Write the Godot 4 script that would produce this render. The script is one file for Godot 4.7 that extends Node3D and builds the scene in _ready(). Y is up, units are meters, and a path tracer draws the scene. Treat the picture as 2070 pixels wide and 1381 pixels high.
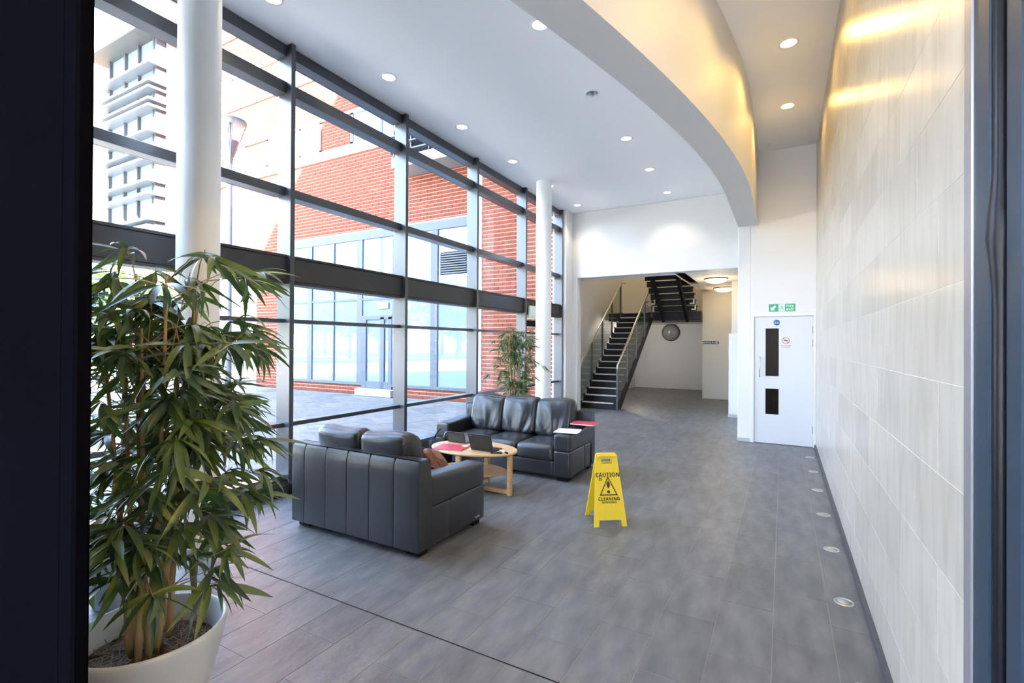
extends Node3D
# A glazed entrance hall: slate floor, stone wall, curtain wall to a courtyard, sofas and plants.

var M := {}
var names := {}
var rng := RandomNumberGenerator.new()

# fixed lines of the place (metres)
const CEIL := 4.73
const WALL_R := 0.445      # face of the stone wall
const GLASS := -4.71       # glass of the curtain wall
const FIN := -4.5          # inner edge of its mullions
const BULK := -10.95       # bulkhead above the stair lobby, and the wing outside
const DOORZ := -8.9

func _ready() -> void:
	rng.seed = 7
	look()
	materials()
	structure()
	curtain_wall()
	beam()
	stone_wall()
	slate_floor()
	door_wall()
	stair_lobby()
	entrance()
	downlights()
	columns()
	courtyard()
	wing()
	furniture()
	plants()
	outdoors()

# ------------------------------------------------------------------ camera, sky, sun
func look() -> void:
	var cam := Camera3D.new()
	cam.name = "camera"
	cam.fov = 70.06
	cam.near = 0.05
	cam.far = 400.0
	cam.position = Vector3(0, 1.59, 0)
	cam.rotation = Vector3(deg_to_rad(0.26), deg_to_rad(29.1), deg_to_rad(0.32))
	cam.current = true
	add_child(cam)
	var sky_mat := ProceduralSkyMaterial.new()
	sky_mat.sky_top_color = lin(0.40, 0.60, 0.95)
	sky_mat.sky_horizon_color = lin(0.86, 0.93, 1.0)
	sky_mat.sky_curve = 0.16
	sky_mat.ground_bottom_color = lin(0.3, 0.3, 0.3)
	sky_mat.ground_horizon_color = lin(0.6, 0.62, 0.64)
	var sky := Sky.new()
	sky.sky_material = sky_mat
	var env := Environment.new()
	env.background_mode = Environment.BG_SKY
	env.sky = sky
	env.background_energy_multiplier = 8.5
	env.tonemap_mode = Environment.TONE_MAPPER_LINEAR
	env.tonemap_exposure = 2.7
	env.sdfgi_enabled = true
	env.ssao_enabled = true
	env.ssil_enabled = true
	var we := WorldEnvironment.new()
	we.name = "world_environment"
	we.environment = env
	add_child(we)
	var sun := DirectionalLight3D.new()
	sun.name = "sun"
	sun.light_energy = 32.0
	sun.light_color = Color(1.0, 0.97, 0.93)
	sun.light_angular_distance = 0.6
	sun.shadow_enabled = true
	sun.sky_mode = DirectionalLight3D.SKY_MODE_LIGHT_ONLY
	add_child(sun)
	sun.look_at_from_position(Vector3.ZERO, Vector3(-1.0, -1.23, -0.62), Vector3.UP)

# ------------------------------------------------------------------ helpers
func lin(r: float, g: float, b: float, a := 1.0) -> Color:
	var c := Color(r, g, b).linear_to_srgb()
	c.a = a
	return c

func mat(c: Color, rough := 0.6, metal := 0.0, spec := 0.5) -> StandardMaterial3D:
	var m := StandardMaterial3D.new()
	m.albedo_color = c
	m.roughness = rough
	m.metallic = metal
	m.metallic_specular = spec
	return m

func noise_tex(freq: float, octaves: int, ramp: Array, size := 512, sd := 1, kind := FastNoiseLite.TYPE_SIMPLEX_SMOOTH) -> NoiseTexture2D:
	var n := FastNoiseLite.new()
	n.seed = sd
	n.noise_type = kind
	n.frequency = freq
	n.fractal_octaves = octaves
	n.fractal_type = FastNoiseLite.FRACTAL_FBM
	var t := NoiseTexture2D.new()
	t.width = size
	t.height = size
	t.seamless = true
	t.noise = n
	if ramp.size():
		var g := Gradient.new()
		var offs := PackedFloat32Array()
		var cols := PackedColorArray()
		for i in ramp.size():
			offs.append(float(i) / (ramp.size() - 1))
			cols.append(ramp[i])
		g.offsets = offs
		g.colors = cols
		t.color_ramp = g
	return t

func bump_tex(freq: float, octaves: int, strength: float, size := 512, sd := 3) -> NoiseTexture2D:
	var t := noise_tex(freq, octaves, [], size, sd)
	t.as_normal_map = true
	t.bump_strength = strength
	return t

func triplanar(m: StandardMaterial3D, scale: Vector3, world := true) -> StandardMaterial3D:
	m.uv1_triplanar = true
	m.uv1_world_triplanar = world
	m.uv1_scale = scale
	return m

func tone(m: StandardMaterial3D, k: float) -> StandardMaterial3D:
	var d: StandardMaterial3D = m.duplicate()
	var c: Color = m.albedo_color.srgb_to_linear()
	d.albedo_color = lin(minf(c.r * k, 1.0), minf(c.g * k, 1.0), minf(c.b * k, 1.0), m.albedo_color.a)
	return d

func numbered(called: String) -> String:
	var n: int = names.get(called, 0)
	names[called] = n + 1
	return called if n == 0 else "%s_%03d" % [called, n]

func thing(called: String, label: String, category: String, at := Vector3.ZERO, turn := 0.0, group := "") -> Node3D:
	var o := Node3D.new()
	o.name = numbered(called)
	add_child(o)
	o.position = at
	o.rotation.y = turn
	o.set_meta("label", label)
	o.set_meta("category", category)
	if group:
		o.set_meta("group", group)
	return o

func tag(o: Node3D, label: String, category: String, group := "") -> Node3D:
	o.set_meta("label", label)
	o.set_meta("category", category)
	if group:
		o.set_meta("group", group)
	return o

func setting(o: Node3D, label := "") -> Node3D:
	o.set_meta("kind", "structure")
	if label:
		o.set_meta("label", label)
	return o

func holder(called: String, label := "", at := Vector3.ZERO) -> Node3D:
	var o := Node3D.new()
	o.name = called
	add_child(o)
	o.position = at
	return setting(o, label)

func begin(smooth := false) -> SurfaceTool:
	var st := SurfaceTool.new()
	st.begin(Mesh.PRIMITIVE_TRIANGLES)
	st.set_smooth_group(0 if smooth else -1)
	return st

func mesh_of(st: SurfaceTool) -> ArrayMesh:
	st.generate_normals()
	return st.commit()

func inst(mesh: Mesh, called: String, m: Material, parent: Node = null, at := Vector3.ZERO) -> MeshInstance3D:
	var o := MeshInstance3D.new()
	o.mesh = mesh
	o.material_override = m
	if parent == null or parent == self:
		o.name = numbered(called)
		add_child(o)
	else:
		o.name = called
		parent.add_child(o, true)
	o.position = at
	return o

func fin(st: SurfaceTool, called: String, m: Material, parent: Node = null, at := Vector3.ZERO) -> MeshInstance3D:
	return inst(mesh_of(st), called, m, parent, at)

func tri(st: SurfaceTool, a: Vector3, b: Vector3, c: Vector3, out: Vector3) -> void:
	if (a - c).cross(a - b).dot(out) < 0.0:
		var t := b
		b = c
		c = t
	st.add_vertex(a)
	st.add_vertex(b)
	st.add_vertex(c)

func quad(st: SurfaceTool, a: Vector3, b: Vector3, c: Vector3, d: Vector3, out: Vector3) -> void:
	if (a - c).cross(a - b).dot(out) < 0.0 or (a - d).cross(a - c).dot(out) < 0.0:
		var t := b
		b = d
		d = t
	st.add_vertex(a)
	st.add_vertex(b)
	st.add_vertex(c)
	st.add_vertex(a)
	st.add_vertex(c)
	st.add_vertex(d)

func plain_box(st: SurfaceTool, lo: Vector3, hi: Vector3) -> void:
	for ax in 3:
		var u := (ax + 1) % 3
		var v := (ax + 2) % 3
		for s in 2:
			var p := [Vector3(), Vector3(), Vector3(), Vector3()]
			for k in 4:
				var q := Vector3()
				q[ax] = hi[ax] if s else lo[ax]
				q[u] = hi[u] if k == 1 or k == 2 else lo[u]
				q[v] = hi[v] if k >= 2 else lo[v]
				p[k] = q
			var out := Vector3()
			out[ax] = 1.0 if s else -1.0
			quad(st, p[0], p[1], p[2], p[3], out)

# box with chamfered edges
func box(st: SurfaceTool, lo: Vector3, hi: Vector3, b := 0.004) -> void:
	var c := (lo + hi) * 0.5
	var h := (hi - lo) * 0.5
	b = minf(b, minf(h.x, minf(h.y, h.z)) * 0.45)
	if b <= 0.0:
		plain_box(st, lo, hi)
		return
	var inner := h - Vector3(b, b, b)
	for ax in 3:
		var u := (ax + 1) % 3
		var v := (ax + 2) % 3
		for s in [-1.0, 1.0]:
			var p := []
			for k in [[-1, -1], [1, -1], [1, 1], [-1, 1]]:
				var q := Vector3()
				q[ax] = s * h[ax]
				q[u] = k[0] * inner[u]
				q[v] = k[1] * inner[v]
				p.append(c + q)
			var out := Vector3()
			out[ax] = s
			quad(st, p[0], p[1], p[2], p[3], out)
		# edges that run along ax
		for su in [-1.0, 1.0]:
			for sv in [-1.0, 1.0]:
				var e := []
				for k in [[-1, 0], [1, 0], [1, 1], [-1, 1]]:
					var q := Vector3()
					q[ax] = k[0] * inner[ax]
					q[u] = su * (h[u] if k[1] == 0 else inner[u])
					q[v] = sv * (inner[v] if k[1] == 0 else h[v])
					e.append(c + q)
				var out := Vector3()
				out[u] = su
				out[v] = sv
				quad(st, e[0], e[1], e[2], e[3], out)
	for sx in [-1.0, 1.0]:
		for sy in [-1.0, 1.0]:
			for sz in [-1.0, 1.0]:
				var s := Vector3(sx, sy, sz)
				tri(st, c + Vector3(h.x, inner.y, inner.z) * s, c + Vector3(inner.x, h.y, inner.z) * s, c + Vector3(inner.x, inner.y, h.z) * s, s)

func add_box(called: String, lo: Vector3, hi: Vector3, m: Material, parent: Node = null, b := 0.004) -> MeshInstance3D:
	var st := begin()
	box(st, lo, hi, b)
	return fin(st, called, m, parent)

# box with round edges and a displacement; smooth
func soft(st: SurfaceTool, c: Vector3, h: Vector3, r: float, n: int, disp: Variant = null) -> void:
	r = minf(r, minf(h.x, minf(h.y, h.z)) * 0.999)
	var core := h - Vector3(r, r, r)
	for ax in 3:
		var u := (ax + 1) % 3
		var v := (ax + 2) % 3
		for s in [-1.0, 1.0]:
			var grid := []
			for i in n + 1:
				var row := PackedVector3Array()
				for j in n + 1:
					var q := Vector3()
					q[ax] = s * h[ax]
					q[u] = sin((float(i) / n * 2.0 - 1.0) * PI / 2) * h[u]
					q[v] = sin((float(j) / n * 2.0 - 1.0) * PI / 2) * h[v]
					var inn := q.clamp(-core, core)
					var d := q - inn
					var p := inn + d.normalized() * r
					if disp != null:
						p = disp.call(p, q / h)
					row.append(c + p)
				grid.append(row)
			var out := Vector3()
			out[ax] = s
			for i in n:
				for j in n:
					var a: Vector3 = grid[i][j]
					var b: Vector3 = grid[i + 1][j]
					var cc: Vector3 = grid[i + 1][j + 1]
					var d: Vector3 = grid[i][j + 1]
					if (s > 0.0):
						st.add_vertex(a); st.add_vertex(cc); st.add_vertex(b)
						st.add_vertex(a); st.add_vertex(d); st.add_vertex(cc)
					else:
						st.add_vertex(a); st.add_vertex(b); st.add_vertex(cc)
						st.add_vertex(a); st.add_vertex(cc); st.add_vertex(d)

func lathe(st: SurfaceTool, prof: Array, segs: int, c := Vector3.ZERO, outward := true) -> void:
	for k in segs:
		var a0 := TAU * k / segs
		var a1 := TAU * ((k + 1) % segs) / segs
		for i in prof.size() - 1:
			var p: Vector2 = prof[i]
			var q: Vector2 = prof[i + 1]
			var A := c + Vector3(p.x * cos(a0), p.y, p.x * sin(a0))
			var B := c + Vector3(p.x * cos(a1), p.y, p.x * sin(a1))
			var C := c + Vector3(q.x * cos(a1), q.y, q.x * sin(a1))
			var D := c + Vector3(q.x * cos(a0), q.y, q.x * sin(a0))
			# outward normal is to the right of the profile's direction when it runs upwards
			var dir := q - p
			var am := (a0 + TAU * (k + 1) / segs) * 0.5
			var out := Vector3(dir.y * cos(am), -dir.x, dir.y * sin(am))
			if not outward:
				out = -out
			if p.x < 1e-6:
				tri(st, A, C, D, out)
			elif q.x < 1e-6:
				tri(st, A, B, C, out)
			else:
				quad(st, A, B, C, D, out)

func tube(st: SurfaceTool, pts: Array, rad: Variant, segs := 8, caps := true) -> void:
	var n := pts.size()
	var rings := []
	var up := Vector3.UP
	for i in n:
		var t: Vector3 = (pts[mini(i + 1, n - 1)] - pts[maxi(i - 1, 0)]).normalized()
		if i == 0:
			if absf(t.dot(up)) > 0.95:
				up = Vector3.RIGHT
		var side := t.cross(up).normalized()
		up = side.cross(t).normalized()
		var r: float = rad[i] if rad is Array else rad
		var ring := PackedVector3Array()
		for k in segs:
			var a := TAU * k / segs
			ring.append(pts[i] + (side * cos(a) + up * sin(a)) * r)
		rings.append(ring)
	for i in n - 1:
		for k in segs:
			var k1 := (k + 1) % segs
			var mid: Vector3 = (rings[i][k] + rings[i][k1] + rings[i + 1][k]) / 3.0
			quad(st, rings[i][k], rings[i][k1], rings[i + 1][k1], rings[i + 1][k], mid - (pts[i] + pts[i + 1]) * 0.5)
	if caps:
		for e in [0, n - 1]:
			var o: Vector3 = pts[0] - pts[1] if e == 0 else pts[n - 1] - pts[n - 2]
			for k in segs:
				tri(st, pts[e], rings[e][k], rings[e][(k + 1) % segs], o)

# prism of a 2D outline; to3 maps (Vector2, depth 0..1) to space
func prism(st: SurfaceTool, poly: PackedVector2Array, to3: Callable) -> void:
	var idx := Geometry2D.triangulate_polygon(poly)
	var mid3 := Vector3.ZERO
	for p in poly:
		mid3 += (to3.call(p, 0.0) + to3.call(p, 1.0)) * 0.5
	mid3 /= poly.size()
	var axis: Vector3 = to3.call(poly[0], 1.0) - to3.call(poly[0], 0.0)
	for e in 2:
		for i in range(0, idx.size(), 3):
			tri(st, to3.call(poly[idx[i]], float(e)), to3.call(poly[idx[i + 1]], float(e)), to3.call(poly[idx[i + 2]], float(e)), axis if e else -axis)
	var cw := Geometry2D.is_polygon_clockwise(poly)
	for i in poly.size():
		var a := poly[i]
		var b := poly[(i + 1) % poly.size()]
		var nrm := Vector2(b.y - a.y, a.x - b.x) * (-1.0 if cw else 1.0)
		var m := (a + b) * 0.5
		var out: Vector3 = to3.call(m + nrm.normalized() * 0.001, 0.0) - to3.call(m, 0.0)
		quad(st, to3.call(a, 0.0), to3.call(b, 0.0), to3.call(b, 1.0), to3.call(a, 1.0), out)

func writing(text: String, height: float, m: Material, parent: Node, at: Vector3, turn := 0.0, font_name := "Droid Sans", bold := 400) -> MeshInstance3D:
	var t := TextMesh.new()
	var f := SystemFont.new()
	f.font_names = PackedStringArray([font_name])
	f.font_weight = bold
	t.font = f
	t.text = text
	t.font_size = 64
	t.pixel_size = height / 46.0
	t.depth = 0.002
	t.curve_step = 4.0
	var o := MeshInstance3D.new()
	o.mesh = t
	o.material_override = m
	o.name = "lettering"
	parent.add_child(o, true)
	o.position = at
	o.rotation.y = turn
	return o

# ------------------------------------------------------------------ materials
func materials() -> void:
	M.paint = mat(lin(0.66, 0.66, 0.66), 0.55)
	M.ceiling = mat(lin(0.86, 0.87, 0.88), 0.7)
	M.cream = mat(lin(0.62, 0.58, 0.49), 0.6)
	M.metal = mat(lin(0.033, 0.037, 0.046), 0.3, 0.0, 0.62)
	M.metal_flat = mat(lin(0.03, 0.029, 0.029), 0.5, 0.1)
	M.plinth = mat(lin(0.018, 0.018, 0.02), 0.4)
	M.black = mat(lin(0.006, 0.006, 0.007), 0.6, 0.0, 0.25)
	M.dark_panel = mat(lin(0.0022, 0.002, 0.003), 0.9)
	M.dark_panel.specular_mode = BaseMaterial3D.SPECULAR_DISABLED
	M.rubber = mat(lin(0.005, 0.005, 0.007), 0.35, 0.0, 0.35)
	M.blue_frame = mat(lin(0.018, 0.034, 0.054), 0.4, 0.0, 0.4)
	M.steel = mat(lin(0.55, 0.56, 0.57), 0.28, 1.0)
	M.alu = mat(lin(0.34, 0.33, 0.35), 0.35, 0.6)
	M.white_plastic = mat(lin(0.8, 0.8, 0.8), 0.4)
	M.glass = mat(Color(0.05, 0.06, 0.06, 0.03), 0.0, 0.0, 0.28)
	M.glass.transparency = BaseMaterial3D.TRANSPARENCY_ALPHA
	M.green_glass = mat(Color(0.25, 0.42, 0.36, 0.16), 0.0)
	M.green_glass.transparency = BaseMaterial3D.TRANSPARENCY_ALPHA
	M.floor_lens = mat(lin(0.30, 0.32, 0.31), 0.3)
	M.skirting = mat(lin(0.055, 0.058, 0.065), 0.5)
	M.column = mat(lin(0.84, 0.85, 0.86), 0.4)
	# floor slate
	var slate := mat(lin(0.158, 0.164, 0.172), 0.40)
	slate.albedo_texture = noise_tex(0.008, 5, [Color(0.72, 0.72, 0.74), Color(0.86, 0.86, 0.86), Color(1, 0.99, 0.97)], 512, 11)
	slate.normal_enabled = true
	slate.normal_texture = bump_tex(0.03, 4, 3.0, 512, 12)
	slate.normal_scale = 0.25
	triplanar(slate, Vector3(1.6, 1.0, 0.55))
	M.slate = [slate, tone(slate, 0.9), tone(slate, 1.1), tone(slate, 0.97), tone(slate, 1.04)]
	M.grout = mat(lin(0.30, 0.295, 0.28), 0.8)
	# limestone cladding, vertical grain
	var stone := mat(lin(0.50, 0.465, 0.405), 0.28, 0.0, 0.5)
	stone.albedo_texture = noise_tex(0.012, 5, [Color(0.88, 0.87, 0.84), Color(0.96, 0.955, 0.945), Color(1, 0.995, 0.985)], 512, 21)
	stone.normal_enabled = true
	stone.normal_texture = bump_tex(0.02, 3, 2.0, 512, 22)
	stone.normal_scale = 0.08
	triplanar(stone, Vector3(1.0, 0.3, 1.5))
	M.stone = [stone, tone(stone, 0.89), tone(stone, 1.07), tone(stone, 0.95), tone(stone, 1.03), tone(stone, 0.98)]
	M.stone_joint = mat(lin(0.68, 0.66, 0.61), 0.7)
	# leather
	var leather := mat(lin(0.021, 0.022, 0.025), 0.31)
	leather.normal_enabled = true
	leather.normal_texture = bump_tex(0.05, 3, 3.0, 512, 31)
	leather.normal_scale = 0.22
	triplanar(leather, Vector3(3, 3, 3), false)
	M.leather = leather
	M.brown_leather = mat(lin(0.16, 0.055, 0.03), 0.38)
	M.brown_leather.normal_enabled = true
	M.brown_leather.normal_texture = leather.normal_texture
	M.brown_leather.normal_scale = 0.3
	triplanar(M.brown_leather, Vector3(4, 4, 4), false)
	# wood
	var wood := mat(lin(0.62, 0.42, 0.22), 0.4)
	wood.albedo_texture = noise_tex(0.01, 4, [Color(0.82, 0.76, 0.68), Color(0.95, 0.92, 0.87), Color(1, 1, 1)], 512, 41)
	triplanar(wood, Vector3(1.2, 6, 8), false)
	M.wood = wood
	M.yellow = mat(lin(0.70, 0.50, 0.015), 0.4)
	M.black_print = mat(lin(0.012, 0.008, 0.006), 0.5)
	M.red = mat(lin(0.50, 0.035, 0.07), 0.45)
	M.paper = mat(lin(0.8, 0.81, 0.84), 0.6)
	M.laptop = mat(lin(0.012, 0.012, 0.013), 0.35)
	M.screen = mat(lin(0.02, 0.021, 0.024), 0.12)
	M.green_sign = mat(lin(0.02, 0.29, 0.16), 0.4)
	M.pale_green = mat(lin(0.6, 0.86, 0.66), 0.5)
	M.blue_sign = mat(lin(0.02, 0.13, 0.36), 0.35)
	M.navy = mat(lin(0.008, 0.015, 0.05), 0.4)
	M.dark_glass = mat(lin(0.010, 0.007, 0.004), 0.1, 0.0, 0.12)
	M.stair = mat(lin(0.008, 0.010, 0.016), 0.45, 0.0, 0.4)
	M.nosing = mat(lin(0.62, 0.63, 0.64), 0.5)
	# planting
	M.pot = mat(lin(0.60, 0.635, 0.67), 0.35)
	M.soil = mat(lin(0.035, 0.022, 0.013), 0.9)
	M.straw = mat(lin(0.16, 0.10, 0.05), 0.8)
	M.cane = mat(lin(0.42, 0.27, 0.115), 0.5)
	M.leaf = []
	for c in [lin(0.068, 0.11, 0.032), lin(0.05, 0.092, 0.04), lin(0.105, 0.15, 0.042), lin(0.04, 0.076, 0.046)]:
		var lf := mat(c, 0.38)
		lf.backlight_enabled = true
		lf.backlight = lin(0.05, 0.09, 0.015)
		M.leaf.append(lf)
	M.ficus = mat(lin(0.018, 0.07, 0.038), 0.35)
	M.ficus.backlight_enabled = true
	M.ficus.backlight = lin(0.03, 0.08, 0.02)
	# outside
	var brick := mat(lin(0.205, 0.054, 0.028), 0.85, 0.0, 0.3)
	brick.albedo_texture = noise_tex(0.02, 3, [Color(0.85, 0.83, 0.82), Color(1, 1, 1)], 256, 51)
	triplanar(brick, Vector3(0.7, 0.7, 0.7))
	M.brick = [brick, tone(brick, 0.86), tone(brick, 1.12), tone(brick, 0.95)]
	M.mortar = mat(lin(0.40, 0.26, 0.205), 0.9)
	M.frame_out = mat(lin(0.075, 0.085, 0.10), 0.45, 0.0, 0.4)
	M.mirror_glass = mat(lin(0.21, 0.27, 0.34), 0.02, 0.3, 0.55)
	M.white_out = mat(lin(0.36, 0.36, 0.35), 0.6)
	M.grey_out = mat(lin(0.20, 0.21, 0.22), 0.5)
	M.dark_out = mat(lin(0.035, 0.037, 0.04), 0.6)
	var flag := mat(lin(0.155, 0.145, 0.13), 0.7, 0.0, 0.35)
	flag.albedo_texture = noise_tex(0.012, 5, [Color(0.72, 0.74, 0.76), Color(0.9, 0.9, 0.9), Color(1, 1, 1)], 512, 61)
	triplanar(flag, Vector3(0.35, 0.5, 0.8))
	M.flag = [flag, tone(flag, 0.9), tone(flag, 1.08)]
	M.ground = mat(lin(0.40, 0.39, 0.37), 0.8)
	M.asphalt = mat(lin(0.16, 0.16, 0.16), 0.85)
	M.lawn = mat(lin(0.03, 0.05, 0.012), 0.9)
	M.joint_out = mat(lin(0.14, 0.14, 0.13), 0.9)
	M.tree = mat(lin(0.035, 0.065, 0.012), 0.6)
	M.tree.backlight_enabled = true
	M.tree.backlight = lin(0.06, 0.09, 0.012)
	M.bark = mat(lin(0.09, 0.06, 0.04), 0.9)
	M.lamp_on = lamp_mat(Color(1.0, 0.92, 0.78), 3.0)
	M.lamp_warm = lamp_mat(Color(1.0, 0.88, 0.62), 5.0)
	M.lamp_dome = lamp_mat(Color(1.0, 0.9, 0.72), 1.1)

func lamp_mat(c: Color, e: float) -> StandardMaterial3D:
	var m := mat(Color(0.9, 0.9, 0.9), 0.5)
	m.emission_enabled = true
	m.emission = c
	m.emission_energy_multiplier = e
	return m

# ------------------------------------------------------------------ shell of the hall
const LIGHT_X := [-4.08, -2.1, 0.04]
const LIGHT_Z := [-2.8, -4.3, -5.8, -7.32, -8.82, -10.33]

func light_spots() -> Array:
	var out := []
	for i in 3:
		for k in 6:
			if i == 2 and k >= 4:
				continue
			out.append([i, k, Vector3(LIGHT_X[i], CEIL, LIGHT_Z[k])])
	return out

func structure() -> void:
	# ceiling slab with a round hole for each downlight
	var c := CSGCombiner3D.new()
	c.name = "ceiling"
	var slab := CSGBox3D.new()
	slab.size = Vector3(7.4, 0.22, 13.5)
	slab.position = Vector3(-1.05, CEIL + 0.11, -4.55)
	slab.material = M.ceiling
	c.add_child(slab)
	for s in light_spots():
		var h := CSGCylinder3D.new()
		h.operation = CSGShape3D.OPERATION_SUBTRACTION
		h.radius = 0.078
		h.height = 0.30
		h.sides = 28
		h.position = s[2] - Vector3(0, 0.05, 0)
		h.material = M.ceiling
		c.add_child(h)
	add_child(c)
	setting(c, "flat white plastered ceiling with rows of recessed downlights")
	# storeys above the hall (outside the frame, they shade the courtyard)
	add_upper("wall_upper", Vector3(-4.78, CEIL + 0.225, -10.95), Vector3(9.0, 19.2, 9.0))
	# bulkhead above the stair lobby, down to 3.17
	var b := begin()
	box(b, Vector3(-5.0, 3.17, BULK - 0.25), Vector3(-0.66, CEIL, BULK), 0.006)
	setting(fin(b, "wall_back", M.paint), "white bulkhead wall above the opening to the stairs")
	# stub left of the opening, between the glazing and the stairs
	var s := begin()
	box(s, Vector3(-5.0, 0, BULK - 0.25), Vector3(-4.31, 3.17, BULK), 0.006)
	setting(fin(s, "wall_stub", M.paint), "narrow white wall end between the glazing and the stairs")
	# filler between last mullion and the bulkhead
	var f := begin()
	box(f, Vector3(-4.78, 0, BULK), Vector3(-4.44, CEIL, -10.55), 0.004)
	setting(fin(f, "wall_corner", M.paint), "white wall corner where the glazing ends")

func add_upper(called: String, lo: Vector3, hi: Vector3) -> void:
	var st := begin()
	plain_box(st, lo, hi)
	setting(fin(st, called, M.brick[0]), "brick storeys above the entrance hall")

func curtain_wall() -> void:
	var w := holder("window_1", "tall curtain wall of dark metal mullions and clear panes")
	var zs := []
	for k in 8:
		zs.append(1.985 - 1.775 * k)
	zs[7] = -10.5
	var fins := begin()
	box(fins, Vector3(GLASS, 0.0, -0.026), Vector3(FIN, 4.725, 0.026), 0.003)
	var fin_mesh := mesh_of(fins)
	for z in zs:
		inst(fin_mesh, "mullion", M.metal, w, Vector3(0, 0, z))
	# transoms: bottom, top, how far in
	var rails := [[0.14, 0.20, -4.56], [0.697, 0.742, -4.585], [1.797, 1.838, -4.585], [3.134, 3.226, -4.58], [4.215, 4.337, -4.58], [4.605, 4.725, -4.575]]
	var spans := []
	for k in 7:
		spans.append([zs[k + 1] + 0.026, zs[k] - 0.026])
	for sp in spans:
		for r in rails:
			add_box("transom", Vector3(GLASS - 0.03, r[0], sp[0]), Vector3(r[2], r[1], sp[1]), M.metal, w, 0.003)
		# deep spandrel with a lip above and below
		var p := add_box("spandrel", Vector3(GLASS - 0.03, 2.235, sp[0]), Vector3(-4.555, 2.48, sp[1]), M.metal_flat, w, 0.004)
		add_box("lip", Vector3(GLASS - 0.03, 2.484, sp[0]), Vector3(-4.55, 2.51, sp[1]), M.metal_flat, p, 0.002)
		add_box("lip", Vector3(GLASS - 0.03, 2.205, sp[0]), Vector3(-4.55, 2.231, sp[1]), M.metal_flat, p, 0.002)
		# sill ledge and plinth
		add_box("sill", Vector3(GLASS - 0.03, 0.11, sp[0]), Vector3(-4.52, 0.138, sp[1]), M.metal, w, 0.003)
		add_box("plinth", Vector3(GLASS - 0.05, 0.0, sp[0] - 0.026), Vector3(-4.50, 0.11, sp[1] + 0.026), M.plinth, w, 0.003)
		var rows := [[0.2, 0.697], [0.742, 1.797], [1.838, 2.205], [2.51, 3.134], [3.226, 4.215], [4.337, 4.605]]
		for r in rows:
			var g := begin()
			plain_box(g, Vector3(GLASS - 0.006, r[0], sp[0]), Vector3(GLASS + 0.006, r[1], sp[1]))
			fin(g, "pane", M.glass, w)
	# emergency sign fixed to the spandrel beyond the fourth mullion
	var e := thing("exit_sign", "small green exit sign under the dark spandrel, half behind the far column", "sign", Vector3(-4.53, 2.13, -9.12))
	add_box("housing", Vector3(-0.01, 0.0, -0.28), Vector3(0.03, 0.24, 0.28), M.pale_green, e, 0.004)
	add_box("pictogram", Vector3(0.031, 0.05, 0.06), Vector3(0.034, 0.19, 0.24), M.white_plastic, e, 0.0)
	add_box("arrow_panel", Vector3(0.031, 0.05, -0.06), Vector3(0.034, 0.19, 0.02), M.green_sign, e, 0.0)
	var dc := thing("door_closer", "black door closer bar below the small green exit sign", "door closer", Vector3(-4.55, 1.95, -9.12))
	add_box("body", Vector3(-0.1, 0.0, -0.3), Vector3(0.05, 0.12, 0.3), M.black, dc, 0.006)
	add_box("arm", Vector3(0.03, 0.125, -0.2), Vector3(0.06, 0.145, 0.15), M.alu, dc, 0.002)

func curve_l(z: float) -> float:
	# almost straight near the door wall, bending away to the left towards the camera
	var d := maxf(0.0, z + 7.0)
	return -0.66 - 0.44 * (sqrt(d * d + 5.75 * 5.75) - 5.75)

func beam() -> void:
	var st := begin(true)
	var n := 60
	var L := []
	var R := []
	for i in n + 1:
		var z := lerpf(2.15, DOORZ, float(i) / n)
		var d := Vector2(curve_l(z - 0.05) - curve_l(z + 0.05), -0.1).normalized()
		var l := Vector2(curve_l(z), z)
		L.append(l)
		R.append(l + Vector2(-d.y, d.x) * 0.3)
	var y0 := 3.55
	for i in n:
		var a: Vector2 = L[i]
		var b: Vector2 = L[i + 1]
		var c: Vector2 = R[i]
		var d: Vector2 = R[i + 1]
		st.set_smooth_group(1)
		quad(st, Vector3(a.x, y0, a.y), Vector3(b.x, y0, b.y), Vector3(d.x, y0, d.y), Vector3(c.x, y0, c.y), Vector3.DOWN)
		st.set_smooth_group(2)
		quad(st, Vector3(a.x, y0, a.y), Vector3(b.x, y0, b.y), Vector3(b.x, CEIL, b.y), Vector3(a.x, CEIL, a.y), Vector3.LEFT)
		st.set_smooth_group(3)
		quad(st, Vector3(c.x, y0, c.y), Vector3(d.x, y0, d.y), Vector3(d.x, CEIL, d.y), Vector3(c.x, CEIL, c.y), Vector3.RIGHT)
	setting(fin(st, "trim_1", M.paint), "curved white downstand beam sweeping below the ceiling")

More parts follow.
